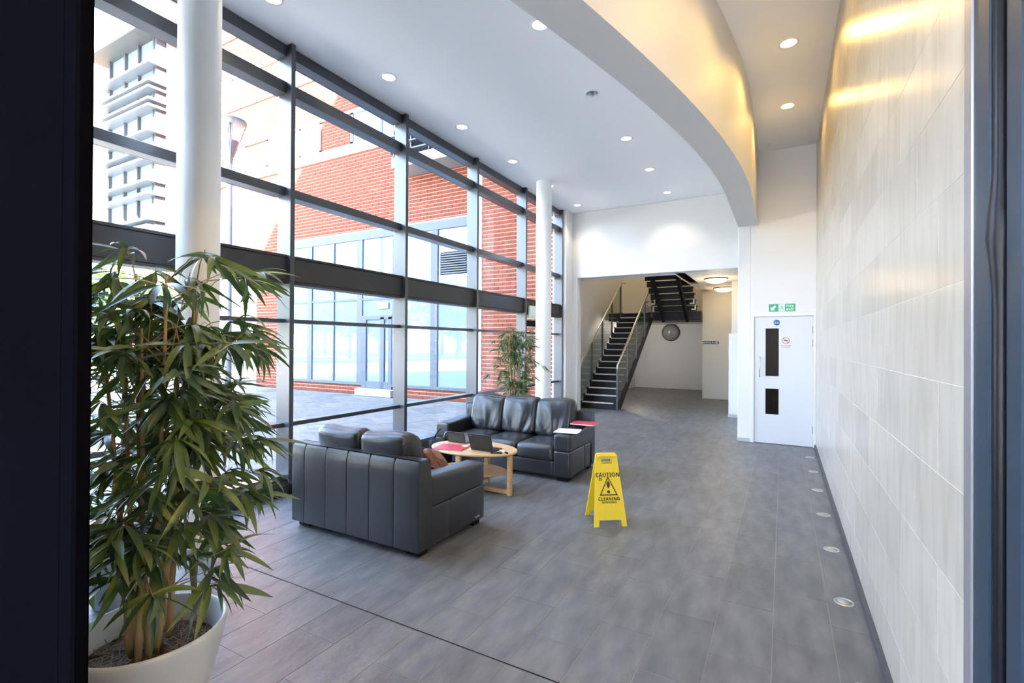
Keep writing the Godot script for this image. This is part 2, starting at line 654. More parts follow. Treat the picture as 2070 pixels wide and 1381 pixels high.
func stone_wall() -> void:
	var st := begin()
	plain_box(st, Vector3(WALL_R + 0.0008, 0, -9.1), Vector3(WALL_R + 0.25, CEIL, -1.81))
	var w := setting(fin(st, "wall_right", M.stone_joint), "pale limestone tiled wall with vertical grain")
	var u := begin()
	box(u, Vector3(0, 0, -0.5), Vector3(0.02, 1, 0.5), 0.0)
	var y := -0.036
	var row := 0
	while y < CEIL:
		var y0 := maxf(y + 0.001, 0.05)
		var y1 := minf(y + 0.302 - 0.001, CEIL)
		var z := -1.81 + (0.32 if row % 2 == 0 else 0.025)
		while z > -8.9:
			var z1 := minf(z, -1.812)
			var z0 := maxf(z - 0.59 + 0.002, -8.9)
			if z1 - z0 > 0.03 and y1 - y0 > 0.02:
				var t := begin()
				var dx := rng.randf_range(0.0, 0.0006)
				box(t, Vector3(WALL_R - dx, y0, z0), Vector3(WALL_R + 0.02, y1, z1), 0.0006)
				fin(t, "stone_tile", M.stone[rng.randi() % 6], w)
			z -= 0.59
		y += 0.302
		row += 1
	# dark recessed skirting
	add_box("baseboard_right", Vector3(WALL_R - 0.022, 0.0, -8.9), Vector3(WALL_R + 0.02, 0.05, -1.81), M.skirting, null, 0.003)
	setting(get_node("baseboard_right"), "thin grey skirting below the stone wall")

func slate_floor() -> void:
	var st := begin()
	plain_box(st, Vector3(-4.72, -0.25, -18.4), Vector3(2.2, -0.0022, 2.2))
	plain_box(st, Vector3(-5.2, -0.25, -18.4), Vector3(-4.72, -0.0022, BULK))
	var f := setting(fin(st, "floor", M.grout), "grey slate tiled floor in half bond")
	var unit := begin()
	var lo := Vector3(-0.5, -0.012, -0.5)
	var hi := Vector3(0.5, 0.0, 0.5)
	box(unit, lo, hi, 0.001)
	var um := mesh_of(unit)
	var cells := []
	var xs := []
	var x := 0.529
	while x > -5.2:
		xs.append(x)
		x -= 0.288
	for i in xs.size() - 1:
		var x1: float = minf(xs[i], WALL_R - 0.012)
		var x0: float = xs[i + 1]
		var z := 0.9 - (0.0 if i % 2 == 0 else 0.3)
		while z > -18.3:
			var z1 := z
			var z0 := maxf(z - 0.6, -18.3)
			z -= 0.6
			if x0 < -4.72 and z1 > BULK:
				if x1 < -4.6 or z0 > BULK:
					if x1 < -4.72:
						continue
			# movement joint across the room
			cells.append([x0, x1, z0, z1])
	# nearest first
	cells.sort_custom(func(a, b): return Vector2((a[0] + a[1]) / 2 + 0.6, (a[2] + a[3]) / 2 + 1.6).length() < Vector2((b[0] + b[1]) / 2 + 0.6, (b[2] + b[3]) / 2 + 1.6).length())
	var rest := begin()
	var n := 0
	for c in cells:
		var seen: bool = c[3] < -0.9
		var g := 0.0016
		if n < 300 and seen:
			var o := inst(um, "floor_tile", M.slate[rng.randi() % 5], f)
			o.position = Vector3((c[0] + c[1]) / 2, rng.randf_range(-0.0005, 0.0), (c[2] + c[3]) / 2)
			o.scale = Vector3(c[1] - c[0] - 2 * g, 1, c[3] - c[2] - 2 * g)
			n += 1
		else:
			plain_box(rest, Vector3(c[0] + g, -0.012, c[2] + g), Vector3(c[1] - g, 0.0, c[3] - g))
	var r := fin(rest, "floor_tiles", M.slate[0], f)
	r.set_meta("kind", "stuff")
	add_box("movement_joint", Vector3(-4.5, -0.01, -2.117), Vector3(WALL_R, 0.0006, -2.109), M.black, f, 0.0)
	# round lights let into the floor along the stone wall
	var nth := ["nearest", "second", "third", "fourth", "fifth", "sixth", "seventh"]
	for k in 7:
		var t := thing("floor_light", "%s round glass floor light from the camera, along the stone wall" % nth[k], "floor light", Vector3(0.335, 0, -2.76 - 0.89 * k), 0.0, "floor lights beside the stone wall")
		var ring := begin(true)
		lathe(ring, [Vector2(0.040, 0.0005), Vector2(0.040, 0.004), Vector2(0.052, 0.004), Vector2(0.057, 0.0)], 28)
		fin(ring, "ring", M.steel, t)
		var gl := begin(true)
		lathe(gl, [Vector2(0.041, 0.0), Vector2(0.0395, 0.003), Vector2(0.0, 0.0042)], 24)
		fin(gl, "lens", M.floor_lens, t)

func door_wall() -> void:
	var w := begin()
	box(w, Vector3(-0.66, 0, BULK - 0.25), Vector3(-0.471, CEIL, DOORZ), 0.006)
	plain_box(w, Vector3(-0.471, 2.1, DOORZ - 0.2), Vector3(WALL_R + 0.02, CEIL, DOORZ))
	plain_box(w, Vector3(-0.471, 0, DOORZ - 0.6), Vector3(WALL_R + 0.02, CEIL, DOORZ - 0.3))
	setting(fin(w, "wall_door", M.paint), "white wall around the white door")
	add_box("baseboard_door", Vector3(-0.668, 0, DOORZ - 0.9), Vector3(-0.474, 0.062, DOORZ + 0.008), mat(lin(0.42, 0.43, 0.44), 0.5), null, 0.003)
	setting(get_node("baseboard_door"), "grey skirting on the white wall end")
	var d := holder("door_1", "white flush door with two narrow vision panels", Vector3(0, 0, DOORZ))
	var frame := begin()
	box(frame, Vector3(-0.471, 0, -0.15), Vector3(-0.414, 2.1, 0.015), 0.004)
	box(frame, Vector3(0.406, 0, -0.15), Vector3(0.444, 2.1, 0.015), 0.004)
	box(frame, Vector3(-0.471, 2.052, -0.15), Vector3(0.444, 2.11, 0.0155), 0.004)
	fin(frame, "door_frame", M.paint, d)
	var leaf := begin()
	var xs := [-0.41, -0.25, -0.062, 0.402]
	var ys := [0.008, 0.475, 0.888, 1.09, 1.86, 2.048]
	for i in 3:
		for j in 5:
			if i == 1 and (j == 1 or j == 3):
				continue
			plain_box(leaf, Vector3(xs[i], ys[j], -0.045), Vector3(xs[i + 1], ys[j + 1], 0.0))
	fin(leaf, "door_leaf", mat(lin(0.56, 0.575, 0.60), 0.4), d)
	for j in [1, 3]:
		add_box("vision_panel", Vector3(-0.25, ys[j], -0.03), Vector3(-0.062, ys[j + 1], -0.02), M.dark_glass, d, 0.0)
	var h := begin(true)
	tube(h, [Vector3(-0.335, 1.08, 0.0), Vector3(-0.335, 1.08, 0.035), Vector3(-0.335, 1.095, 0.05), Vector3(-0.335, 1.385, 0.05), Vector3(-0.335, 1.4, 0.035), Vector3(-0.335, 1.4, 0.0)], 0.009, 10)
	fin(h, "pull_handle", M.steel, d)
	for y in [1.78, 1.57, 0.22]:
		var hg := begin(true)
		tube(hg, [Vector3(0.404, y, 0.006), Vector3(0.404, y + 0.11, 0.006)], 0.007, 8)
		fin(hg, "hinge", M.grey_out, d)
	# signs
	var e := thing("fire_exit_sign", "green fire exit sign with arrow and running figure above the white door", "sign", Vector3(-0.02, 2.19, DOORZ))
	add_box("plate", Vector3(-0.185, -0.06, 0), Vector3(0.185, 0.06, 0.006), M.green_sign, e, 0.001)
	add_box("figure_panel", Vector3(-0.047, -0.055, 0.006), Vector3(0.042, 0.055, 0.008), M.pale_green, e, 0.0)
	var ar := begin()
	var poly := PackedVector2Array([Vector2(-0.04, -0.04), Vector2(0.022, -0.04), Vector2(0.003, -0.021), Vector2(0.042, 0.018), Vector2(0.018, 0.042), Vector2(-0.021, 0.003), Vector2(-0.04, 0.022)])
	prism(ar, poly, func(p, t): return Vector3(-0.118 + p.x, p.y, 0.006 + 0.003 * t))
	fin(ar, "arrow", M.pale_green, e)
	var man := begin()
	for seg in [[-0.012, 0.03, 0.006, -0.005, 0.008], [0.006, -0.005, 0.026, -0.03, 0.006], [0.002, -0.002, -0.02, -0.04, 0.006], [-0.01, 0.026, 0.016, 0.016, 0.005]]:
		var a := Vector2(seg[0], seg[1])
		var b := Vector2(seg[2], seg[3])
		var nrm: Vector2 = (b - a).orthogonal().normalized() * seg[4] * 0.6
		prism(man, PackedVector2Array([a + nrm, b + nrm, b - nrm, a - nrm]), func(p, t): return Vector3(p.x - 0.002, p.y, 0.008 + 0.002 * t))
	fin(man, "running_figure", M.green_sign, e)
	writing("Fire", 0.042, M.pale_green, e, Vector3(0.112, 0.026, 0.007), 0.0, "Droid Sans", 700)
	writing("exit", 0.042, M.pale_green, e, Vector3(0.112, -0.026, 0.007), 0.0, "Droid Sans", 700)
	var bs := thing("door_notice", "round blue notice near the top of the white door", "sign", Vector3(-0.092, 1.952, DOORZ))
	var disc := begin(true)
	lathe(disc, [Vector2(0.047, 0.0), Vector2(0.0465, 0.002), Vector2(0.0, 0.002)], 28)
	var dm := fin(disc, "disc", M.blue_sign, bs)
	dm.rotation.x = PI / 2
	writing("Fire door", 0.014, M.paper, bs, Vector3(0, 0.009, 0.003))
	writing("keep shut", 0.014, M.paper, bs, Vector3(0, -0.009, 0.003))
	var ns := thing("no_smoking_sign", "red ringed no smoking notice on the white door beside the upper panel", "sign", Vector3(0.035, 1.66, DOORZ))
	add_box("sheet", Vector3(-0.075, -0.125, 0), Vector3(0.075, 0.07, 0.001), mat(lin(0.58, 0.59, 0.61), 0.4), ns, 0.0)
	var rg := begin(true)
	var ringpts := []
	for k in 25:
		ringpts.append(Vector3(cos(TAU * k / 24) * 0.05, 0.005 + sin(TAU * k / 24) * 0.05, 0.002))
	tube(rg, ringpts, 0.004, 6, false)
	tube(rg, [Vector3(-0.035, 0.04, 0.002), Vector3(0.035, -0.03, 0.002)], 0.004, 6)
	fin(rg, "red_ring", M.red, ns)
	add_box("cigarette", Vector3(-0.03, 0.0, 0.001), Vector3(0.03, 0.009, 0.003), M.black_print, ns, 0.0)
	writing("No smoking", 0.02, M.red, ns, Vector3(0, -0.075, 0.002))
	writing("in this building", 0.013, M.red, ns, Vector3(0, -0.102, 0.002))

func stair_lobby() -> void:
	# low ceiling behind the bulkhead, right of the stairwell
	var c := begin()
	box(c, Vector3(-2.15, 3.17, -15.5), Vector3(1.5, 3.4, BULK - 0.25), 0.004)
	box(c, Vector3(-5.0, 3.17, BULK - 0.5), Vector3(-2.15, 3.4, BULK - 0.25), 0.004)
	setting(fin(c, "ceiling_lobby", M.ceiling), "lower white ceiling over the stair lobby")
	# walls of lobby and stairwell
	var l := begin()
	plain_box(l, Vector3(-5.05, 0, -18.4), Vector3(-4.85, 7.0, BULK - 0.25))
	setting(fin(l, "wall_stairs", M.paint), "plain wall beside the stairs")
	var g := begin()
	plain_box(g, Vector3(-4.85, 0, -18.4), Vector3(-2.1, 2.4, -18.2))
	setting(fin(g, "wall_under_stairs", M.paint), "plain wall under the stair landing")
	var g2 := begin()
	plain_box(g2, Vector3(-4.85, 2.4, -16.7), Vector3(-2.1, 7.0, -16.5))
	setting(fin(g2, "wall_landing", M.cream), "cream wall behind the stair landing")
	var y := begin()
	box(y, Vector3(-2.1, 0, -18.4), Vector3(-0.6, 3.17, -15.4), 0.005)
	plain_box(y, Vector3(-2.1, 3.17, -18.4), Vector3(-1.9, 7.0, BULK - 0.25))
	setting(fin(y, "wall_lobby", M.cream), "cream wall at the end of the stair lobby")
	var r := begin()
	box(r, Vector3(-1.12, 0, -13.5), Vector3(-0.66, 3.17, -13.2), 0.004)
	box(r, Vector3(-0.76, 0, -15.4), Vector3(-0.66, 3.17, BULK - 0.25), 0.004)
	setting(fin(r, "wall_lobby_right", M.paint), "white return wall right of the stair lobby")
	var t := begin()
	plain_box(t, Vector3(-5.05, 7.0, -18.4), Vector3(-1.9, 7.2, BULK))
	plain_box(t, Vector3(-5.05, 3.17, BULK - 0.27), Vector3(-1.9, 7.0, BULK - 0.25))
	setting(fin(t, "ceiling_stairwell", M.ceiling), "ceiling high above the stairwell")
	# low white screen wall
	var s := thing("screen_wall", "low white wall jutting out behind the white pier", "wall", Vector3(-0.9, 0, -11.95))
	add_box("panel", Vector3(-0.15, 0.07, -0.25), Vector3(0.24, 1.84, 0.25), M.paint, s, 0.005)
	add_box("base", Vector3(-0.16, 0, -0.26), Vector3(0.24, 0.07, 0.26), mat(lin(0.4, 0.41, 0.42), 0.5), s, 0.003)
	stairs()
	stairwell_lamp()
	under_stair_lamp()
	# dome on the wall under the landing
	var d := thing("wall_dome", "large round grey dome on the wall under the stairs", "wall lamp", Vector3(-3.55, 2.03, -18.2))
	var ring := begin(true)
	lathe(ring, [Vector2(0.30, 0.0), Vector2(0.315, 0.02), Vector2(0.305, 0.05), Vector2(0.28, 0.055)], 36)
	fin(ring, "rim", M.metal_flat, d).rotation.x = PI / 2
	var dome := begin(true)
	var prof := []
	for k in 9:
		var a := PI / 2 * k / 8.0
		prof.append(Vector2(0.29 * cos(a), 0.04 + 0.12 * sin(a)))
	lathe(dome, prof, 36)
	fin(dome, "dome", mat(lin(0.26, 0.265, 0.27), 0.25), d).rotation.x = PI / 2
	# direction sign
	var sg := thing("direction_sign", "small navy direction sign on the cream wall", "sign", Vector3(-1.865, 1.655, -15.4))
	add_box("plate", Vector3(-0.22, -0.045, 0), Vector3(0.22, 0.045, 0.008), M.navy, sg, 0.001)
	writing("Meeting Rms", 0.046, M.paper, sg, Vector3(-0.04, 0, 0.009))
	add_box("arrow", Vector3(0.152, -0.034, 0.008), Vector3(0.182, 0.036, 0.01), M.paper, sg, 0.0)
	# two bowl lamps under the lobby ceiling
	var k := 0
	for p in [Vector3(-1.40, 3.17, -12.49), Vector3(-1.44, 3.17, -14.6)]:
		var o := thing("ceiling_bowl_lamp", ["lit bowl ceiling lamp nearer the bulkhead in the stair lobby", "lit bowl ceiling lamp nearer the cream wall in the stair lobby"][k], "ceiling lamp", p, 0.0, "bowl lamps in the stair lobby")
		var rim := begin(true)
		lathe(rim, [Vector2(0.20, -0.001), Vector2(0.265, -0.004), Vector2(0.265, -0.02), Vector2(0.25, -0.024)], 32, Vector3.ZERO, false)
		fin(rim, "rim", M.metal_flat, o)
		var bowl := begin(true)
		var pr := []
		for q in 8:
			var a := PI / 2 * q / 7.0
			pr.append(Vector2(0.25 * cos(a), -0.02 - 0.10 * sin(a)))
		lathe(bowl, pr, 32, Vector3.ZERO, false)
		fin(bowl, "shade", M.lamp_dome, o)
		var li := OmniLight3D.new()
		li.name = "bulb"
		li.light_color = Color(1.0, 0.86, 0.62)
		li.light_energy = [0.16, 0.1][k]
		li.light_size = 0.15
		li.omni_range = 30.0
		li.omni_attenuation = 2.0
		li.shadow_enabled = true
		li.position = Vector3(0, -0.3, 0)
		o.add_child(li)
		k += 1

func stairwell_lamp() -> void:
	var o := thing("stairwell_lamp", "ceiling lamp high above the stair landing", "ceiling lamp", Vector3(-4.0, 6.998, -14.6))
	var sh := begin(true)
	lathe(sh, [Vector2(0.2, 0.0), Vector2(0.2, -0.03), Vector2(0.12, -0.07), Vector2(0.0, -0.09)], 28, Vector3.ZERO, false)
	fin(sh, "shade", M.lamp_dome, o)
	var li := OmniLight3D.new()
	li.name = "bulb"
	li.light_color = Color(1.0, 0.9, 0.74)
	li.light_energy = 1.1
	li.light_size = 0.15
	li.omni_range = 30.0
	li.omni_attenuation = 2.0
	li.shadow_enabled = true
	li.position = Vector3(0, -0.25, 0)
	o.add_child(li)

func under_stair_lamp() -> void:
	var o := thing("landing_lamp", "flush lamp under the front edge of the stair landing", "ceiling lamp", Vector3(-4.2, 2.315, -15.9))
	var sh := begin(true)
	lathe(sh, [Vector2(0.1, 0.0), Vector2(0.1, -0.015), Vector2(0.06, -0.025), Vector2(0.0, -0.028)], 24, Vector3.ZERO, false)
	fin(sh, "shade", M.lamp_dome, o)
	var li := OmniLight3D.new()
	li.name = "bulb"
	li.light_color = Color(1.0, 0.95, 0.88)
	li.light_energy = 0.45
	li.light_size = 0.08
	li.omni_range = 30.0
	li.omni_attenuation = 2.0
	li.shadow_enabled = true
	li.position = Vector3(0, -0.12, 0)
	o.add_child(li)

func stairs() -> void:
	var rise := 0.161
	var run := 0.232
	var z0 := -11.52
	var xl := -4.41
	var xr := -3.54
	var t := thing("staircase", "dark steel staircase with pale nosings and glass balustrades", "staircase", Vector3(0, 0, 0))
	var step := begin()
	box(step, Vector3(xl, -0.03, -run), Vector3(xr, 0.0, 0.02), 0.003)
	plain_box(step, Vector3(xl, -rise, -0.012), Vector3(xr, -0.03, 0.0))
	var step_mesh := mesh_of(step)
	var nz := begin()
	box(nz, Vector3(xl + 0.02, -0.022, -0.05), Vector3(xr - 0.05, 0.004, 0.024), 0.002)
	var nz_mesh := mesh_of(nz)
	for k in 16:
		var p := Vector3(0, rise * (k + 1), z0 - run * k)
		var s := inst(step_mesh, "step", M.stair, t, p)
		inst(nz_mesh, "nosing", M.nosing, s)
	# saw-tooth stringers
	for x in [xl - 0.03, xr - 0.005]:
		var poly := PackedVector2Array()
		for k in 16:
			poly.append(Vector2(z0 - run * k + 0.03, rise * k + 0.0))
			poly.append(Vector2(z0 - run * k + 0.03, rise * (k + 1) + 0.015))
		poly.append(Vector2(z0 - run * 15 - 0.2, rise * 16 + 0.015))
		poly.append(Vector2(z0 - run * 15 - 0.2, rise * 16 - 0.26))
		poly.append(Vector2(z0 - run * 0 - 0.38, 0.0))
		var st := begin()
		prism(st, poly, func(p, d): return Vector3(x + 0.035 * d, p.y, p.x))
		fin(st, "stringer", M.stair, t)
	# landing
	var ly := rise * 16
	add_box("landing", Vector3(-4.85, ly - 0.26, -16.5), Vector3(-2.1, ly, z0 - run * 15 - 0.05), M.stair, t, 0.006)
	# underside slab closing the room under the landing
	add_box("landing_soffit", Vector3(-4.85, ly - 0.25, -18.2), Vector3(-2.1, ly - 0.05, -16.45), M.paint, t, 0.0)
	# second flight, rising towards the hall
	var x2 := -3.42
	var x3 := -2.2
	var f := begin()
	box(f, Vector3(x2, -0.03, 0), Vector3(x3, 0.0, run + 0.02), 0.003)
	plain_box(f, Vector3(x2, -rise, run), Vector3(x3, -0.03, run + 0.012))
	var fm := mesh_of(f)
	for k in 15:
		inst(fm, "step", M.stair, t, Vector3(0, ly + rise * (k + 1), -15.0 + run * k - run))
	for x in [x2 + 0.22, x3 - 0.32]:
		var st := begin()
		var a := Vector3(x, ly - 0.12, -15.1)
		var b := Vector3(x, ly + 15 * rise - 0.12, -15.1 + 15 * run)
		var dn := Vector3(0, -0.2, 0)
		var w := Vector3(0.08, 0, 0)
		quad(st, a, b, b + dn, a + dn, Vector3.LEFT)
		quad(st, a + w, b + w, b + dn + w, a + dn + w, Vector3.RIGHT)
		quad(st, a + dn, b + dn, b + dn + w, a + dn + w, Vector3.DOWN)
		quad(st, a, b, b + w, a + w, Vector3.UP)
		quad(st, a, a + w, a + w + dn, a + dn, Vector3.BACK)
		fin(st, "stringer", M.stair, t)
	# bright brackets under the second flight
	for b in [Vector3(x3 - 0.02, ly + 0.18, -14.7), Vector3(x3 + 0.0, ly + 0.02, -14.85), Vector3(x2 + 0.1, ly + 0.2, -14.7)]:
		var br := begin()
		box(br, b + Vector3(-0.12, 0, 0), b + Vector3(0, 0.035, 0.05), 0.002)
		box(br, b + Vector3(-0.03, 0.035, 0), b + Vector3(0, 0.14, 0.05), 0.002)
		fin(br, "bracket", M.white_plastic, t)
	# balustrades
	for sd in 2:
		var x := xl - 0.05 if sd == 0 else xr + 0.045
		var k0 := 0.0
		for seg in 4:
			var a0 := k0 + seg * 3.75
			var a1 := a0 + 3.6
			var pa := Vector3(x, rise * (a0 + 1), z0 - run * a0)
			var pb := Vector3(x, rise * (a1 + 1), z0 - run * a1)
			var gl := begin()
			var lo := Vector3(0, -0.02, 0)
			var hi := Vector3(0, 0.82, 0)
			var th := Vector3(0.01, 0, 0)
			quad(gl, pa + lo, pb + lo, pb + hi, pa + hi, Vector3.LEFT)
			quad(gl, pa + lo + th, pb + lo + th, pb + hi + th, pa + hi + th, Vector3.RIGHT)
			quad(gl, pa + hi, pb + hi, pb + hi + th, pa + hi + th, Vector3.UP)
			quad(gl, pa + lo, pb + lo, pb + lo + th, pa + lo + th, Vector3.DOWN)
			quad(gl, pa + lo, pa + hi, pa + hi + th, pa + lo + th, Vector3.BACK)
			quad(gl, pb + lo, pb + hi, pb + hi + th, pb + lo + th, Vector3.FORWARD)
			fin(gl, "glass_panel", M.green_glass, t)
		for seg in 5:
			var a := minf(seg * 3.75, 15.0)
			var p := Vector3(x + 0.005, rise * (a + 1), z0 - run * a + 0.02)
			var po := add_box("post", p + Vector3(-0.022, -0.17, -0.022), p + Vector3(0.022, 0.88, 0.022), M.metal, t, 0.003)
			add_box("clamp", p + Vector3(-0.012, 0.66, -0.07), p + Vector3(0.012, 0.70, 0.0), M.metal_flat, po, 0.002)
		var rail := begin(true)
		var off := Vector3(0, 0.93, 0)
		var q0 := Vector3(x + 0.03, rise, z0 + 0.08) + off
		var q1 := Vector3(x + 0.03, rise * 16, z0 - run * 15) + off
		tube(rail, [q0 + Vector3(0, -0.14, 0.01), q0 + Vector3(0, -0.05, 0.02), q0, q1, q1 + Vector3(0, 0.03, -0.4)], 0.024, 12)
		fin(rail, "handrail", M.steel, t)

func entrance() -> void:
	# dark door panel close to the camera on the left
	var p := thing("dark_door_panel", "near black door panel filling the left edge beside the camera", "door", Vector3(-1.36, 0, -0.5))
	add_box("panel", Vector3(-3.2, 0.0, 0.0), Vector3(-0.07, CEIL, 0.032), M.dark_panel, p, 0.004)
	add_box("stile", Vector3(-0.07, 0.0, 0.0), Vector3(0.0, CEIL, 0.033), M.dark_panel, p, 0.006)
	# glazed door and frame that continue the stone wall towards the camera
	var e := thing("glazed_entrance_door", "blue-grey metal door frame with black rubber finger guard at the right edge", "door", Vector3(WALL_R, 0, 0))
	add_box("edge_trim", Vector3(-0.004, 0, -1.808), Vector3(0.05, CEIL, -1.742), M.alu, e, 0.004)
	add_box("jamb", Vector3(0.0, 0, -1.742), Vector3(0.1, CEIL, -1.627), M.blue_frame, e, 0.004)
	add_box("guard_recess", Vector3(0.012, 0, -1.627), Vector3(0.1, CEIL, -1.522), M.rubber, e, 0.0)
	var g := begin(true)
	var pts := []
	var rad := []
	for k in 60:
		var y := CEIL * k / 59.0
		pts.append(Vector3(0.01, y, -1.58))
		rad.append(0.017 + 0.014 * exp(-pow((y - 1.86) / 0.09, 2.0)))
	tube(g, pts, rad, 12)
	fin(g, "finger_guard", M.rubber, e)
	add_box("door_stile", Vector3(0.0, 0, -1.522), Vector3(0.1, CEIL, -1.437), M.blue_frame, e, 0.004)
	add_box("bottom_rail", Vector3(0.0, 0, -1.437), Vector3(0.06, 0.12, -0.35), M.blue_frame, e, 0.004)
	var gl := begin()
	plain_box(gl, Vector3(0.02, 0.12, -1.437), Vector3(0.032, CEIL, -0.35))
	fin(gl, "pane", M.glass, e)
	add_box("door_stile", Vector3(-0.012, 0, -0.35), Vector3(0.1, CEIL, -0.26), M.blue_frame, e, 0.004)
	# walls round the lobby behind the camera
	var w := begin()
	plain_box(w, Vector3(WALL_R, 0, -0.26), Vector3(WALL_R + 0.15, CEIL, 2.2))
	setting(fin(w, "wall_entrance", M.paint), "plain wall beside the entrance")
	var b := holder("window_2", "glazed entrance front behind the camera", Vector3(0, 0, 2.1))
	for k in 6:
		add_box("mullion", Vector3(-4.78 + 1.42 * k, 0, -0.08), Vector3(-4.72 + 1.42 * k, CEIL, 0.08), M.metal, b, 0.003)
	for y in [0.0, 2.3, CEIL - 0.12]:
		add_box("transom", Vector3(-4.78, y, -0.07), Vector3(2.4, y + 0.12, 0.07), M.metal, b, 0.003)
	for k in 5:
		for yy in [[0.12, 2.3], [2.42, CEIL - 0.12]]:
			add_box("pane", Vector3(-4.72 + 1.42 * k, yy[0], -0.006), Vector3(-3.36 + 1.42 * k, yy[1], 0.006), M.glass, b, 0.0)
	var r := begin()
	plain_box(r, Vector3(2.2, 0, -9.1), Vector3(2.4, CEIL, 2.2))
	plain_box(r, Vector3(WALL_R + 0.25, 0, -2.1), Vector3(2.2, CEIL, -1.9))
	setting(fin(r, "wall_side_room", M.cream), "cream walls of the room behind the glazed door")
	var ol := OmniLight3D.new()
	ol.name = "side_room_bulb"
	ol.light_color = Color(1.0, 0.80, 0.42)
	ol.light_energy = 2.0
	ol.light_size = 0.1
	ol.omni_range = 30.0
	ol.omni_attenuation = 2.0
	ol.shadow_enabled = true
	var sl := thing("side_room_lamp", "ceiling lamp in the room behind the glazed door", "ceiling lamp", Vector3(1.5, CEIL, -0.8))
	var sh := begin(true)
	lathe(sh, [Vector2(0.15, 0.0), Vector2(0.15, -0.03), Vector2(0.0, -0.05)], 24, Vector3.ZERO, false)
	fin(sh, "shade", M.lamp_dome, sl)
	sl.add_child(ol)
	ol.position = Vector3(0, -0.2, 0)

func downlights() -> void:
	var ring := begin(true)
	lathe(ring, [Vector2(0.074, 0.02), Vector2(0.074, -0.003), Vector2(0.078, -0.006), Vector2(0.098, -0.005), Vector2(0.1, 0.0)], 32, Vector3.ZERO, false)
	var ring_mesh := mesh_of(ring)
	var cup := begin(true)
	lathe(cup, [Vector2(0.0, 0.10), Vector2(0.03, 0.098), Vector2(0.05, 0.085), Vector2(0.066, 0.05), Vector2(0.075, 0.0)], 32, Vector3.ZERO, true)
	var cup_mesh := mesh_of(cup)
	var disc := begin(true)
	lathe(disc, [Vector2(0.074, 0.004), Vector2(0.06, -0.001), Vector2(0.0, -0.004)], 32, Vector3.ZERO, false)
	var disc_mesh := mesh_of(disc)
	var bulb := begin(true)
	lathe(bulb, [Vector2(0.0, 0.03), Vector2(0.016, 0.036), Vector2(0.02, 0.06), Vector2(0.014, 0.09), Vector2(0.0, 0.095)], 16)
	var bulb_mesh := mesh_of(bulb)
	var nth := ["first", "second", "third", "fourth", "fifth", "sixth"]
	var rows := ["in the ceiling row along the glazing", "in the middle ceiling row", "in the ceiling strip beside the stone wall"]
	for s in light_spots():
		var off: bool = s[0] == 1 and s[1] == 2
		var label := "unlit recessed downlight showing its silver reflector" if off else "lit recessed downlight, %s from the camera %s" % [nth[s[1]], rows[s[0]]]
		var t := thing("downlight", label, "downlight", s[2], 0.0, "recessed ceiling downlights")
		inst(ring_mesh, "trim_ring", M.white_plastic, t)
		if off:
			inst(cup_mesh, "reflector", M.steel, t)
			inst(bulb_mesh, "bulb", mat(lin(0.5, 0.5, 0.5), 0.2), t)
			continue
		inst(disc_mesh, "lamp", M.lamp_warm if s[0] == 2 else M.lamp_on, t)
		var l := SpotLight3D.new()
		l.name = "light"
		l.light_color = Color(1.0, 0.80, 0.42) if s[0] == 2 else Color(1.0, 0.93, 0.82)
		l.light_energy = 0.52 if s[0] == 2 else 0.6
		l.light_size = 0.07
		l.spot_angle = 76.0 if s[0] == 2 else 58.0
		l.spot_angle_attenuation = 0.6
		l.spot_range = 30.0
		l.spot_attenuation = 2.0
		l.shadow_enabled = true
		l.rotation.x = -PI / 2
		l.position = Vector3(0, -0.02, 0)
		t.add_child(l)
	# small detector high on the door wall
	var d := thing("detector", "small sensor high on the wall above the white door", "sensor", Vector3(-0.21, CEIL - 0.0, -8.6))
	var st := begin(true)
	lathe(st, [Vector2(0.04, 0.0), Vector2(0.038, -0.02), Vector2(0.02, -0.028), Vector2(0.0, -0.03)], 20, Vector3.ZERO, false)
	fin(st, "body", M.white_plastic, d)

func columns() -> void:
	var st := begin(true)
	lathe(st, [Vector2(0.15, 0.0), Vector2(0.15, 1.2), Vector2(0.15, 2.4), Vector2(0.15, 3.6), Vector2(0.15, CEIL)], 64)
	var m := mesh_of(st)
	tag(inst(m, "round_column", M.column, null, Vector3(-4.06, 0, -2.165)), "smooth white round column behind the large near plant", "column", "round columns inside the glazing")
	tag(inst(m, "round_column", M.column, null, Vector3(-4.06, 0, -8.54)), "smooth white round column behind the far sofa", "column", "round columns inside the glazing")

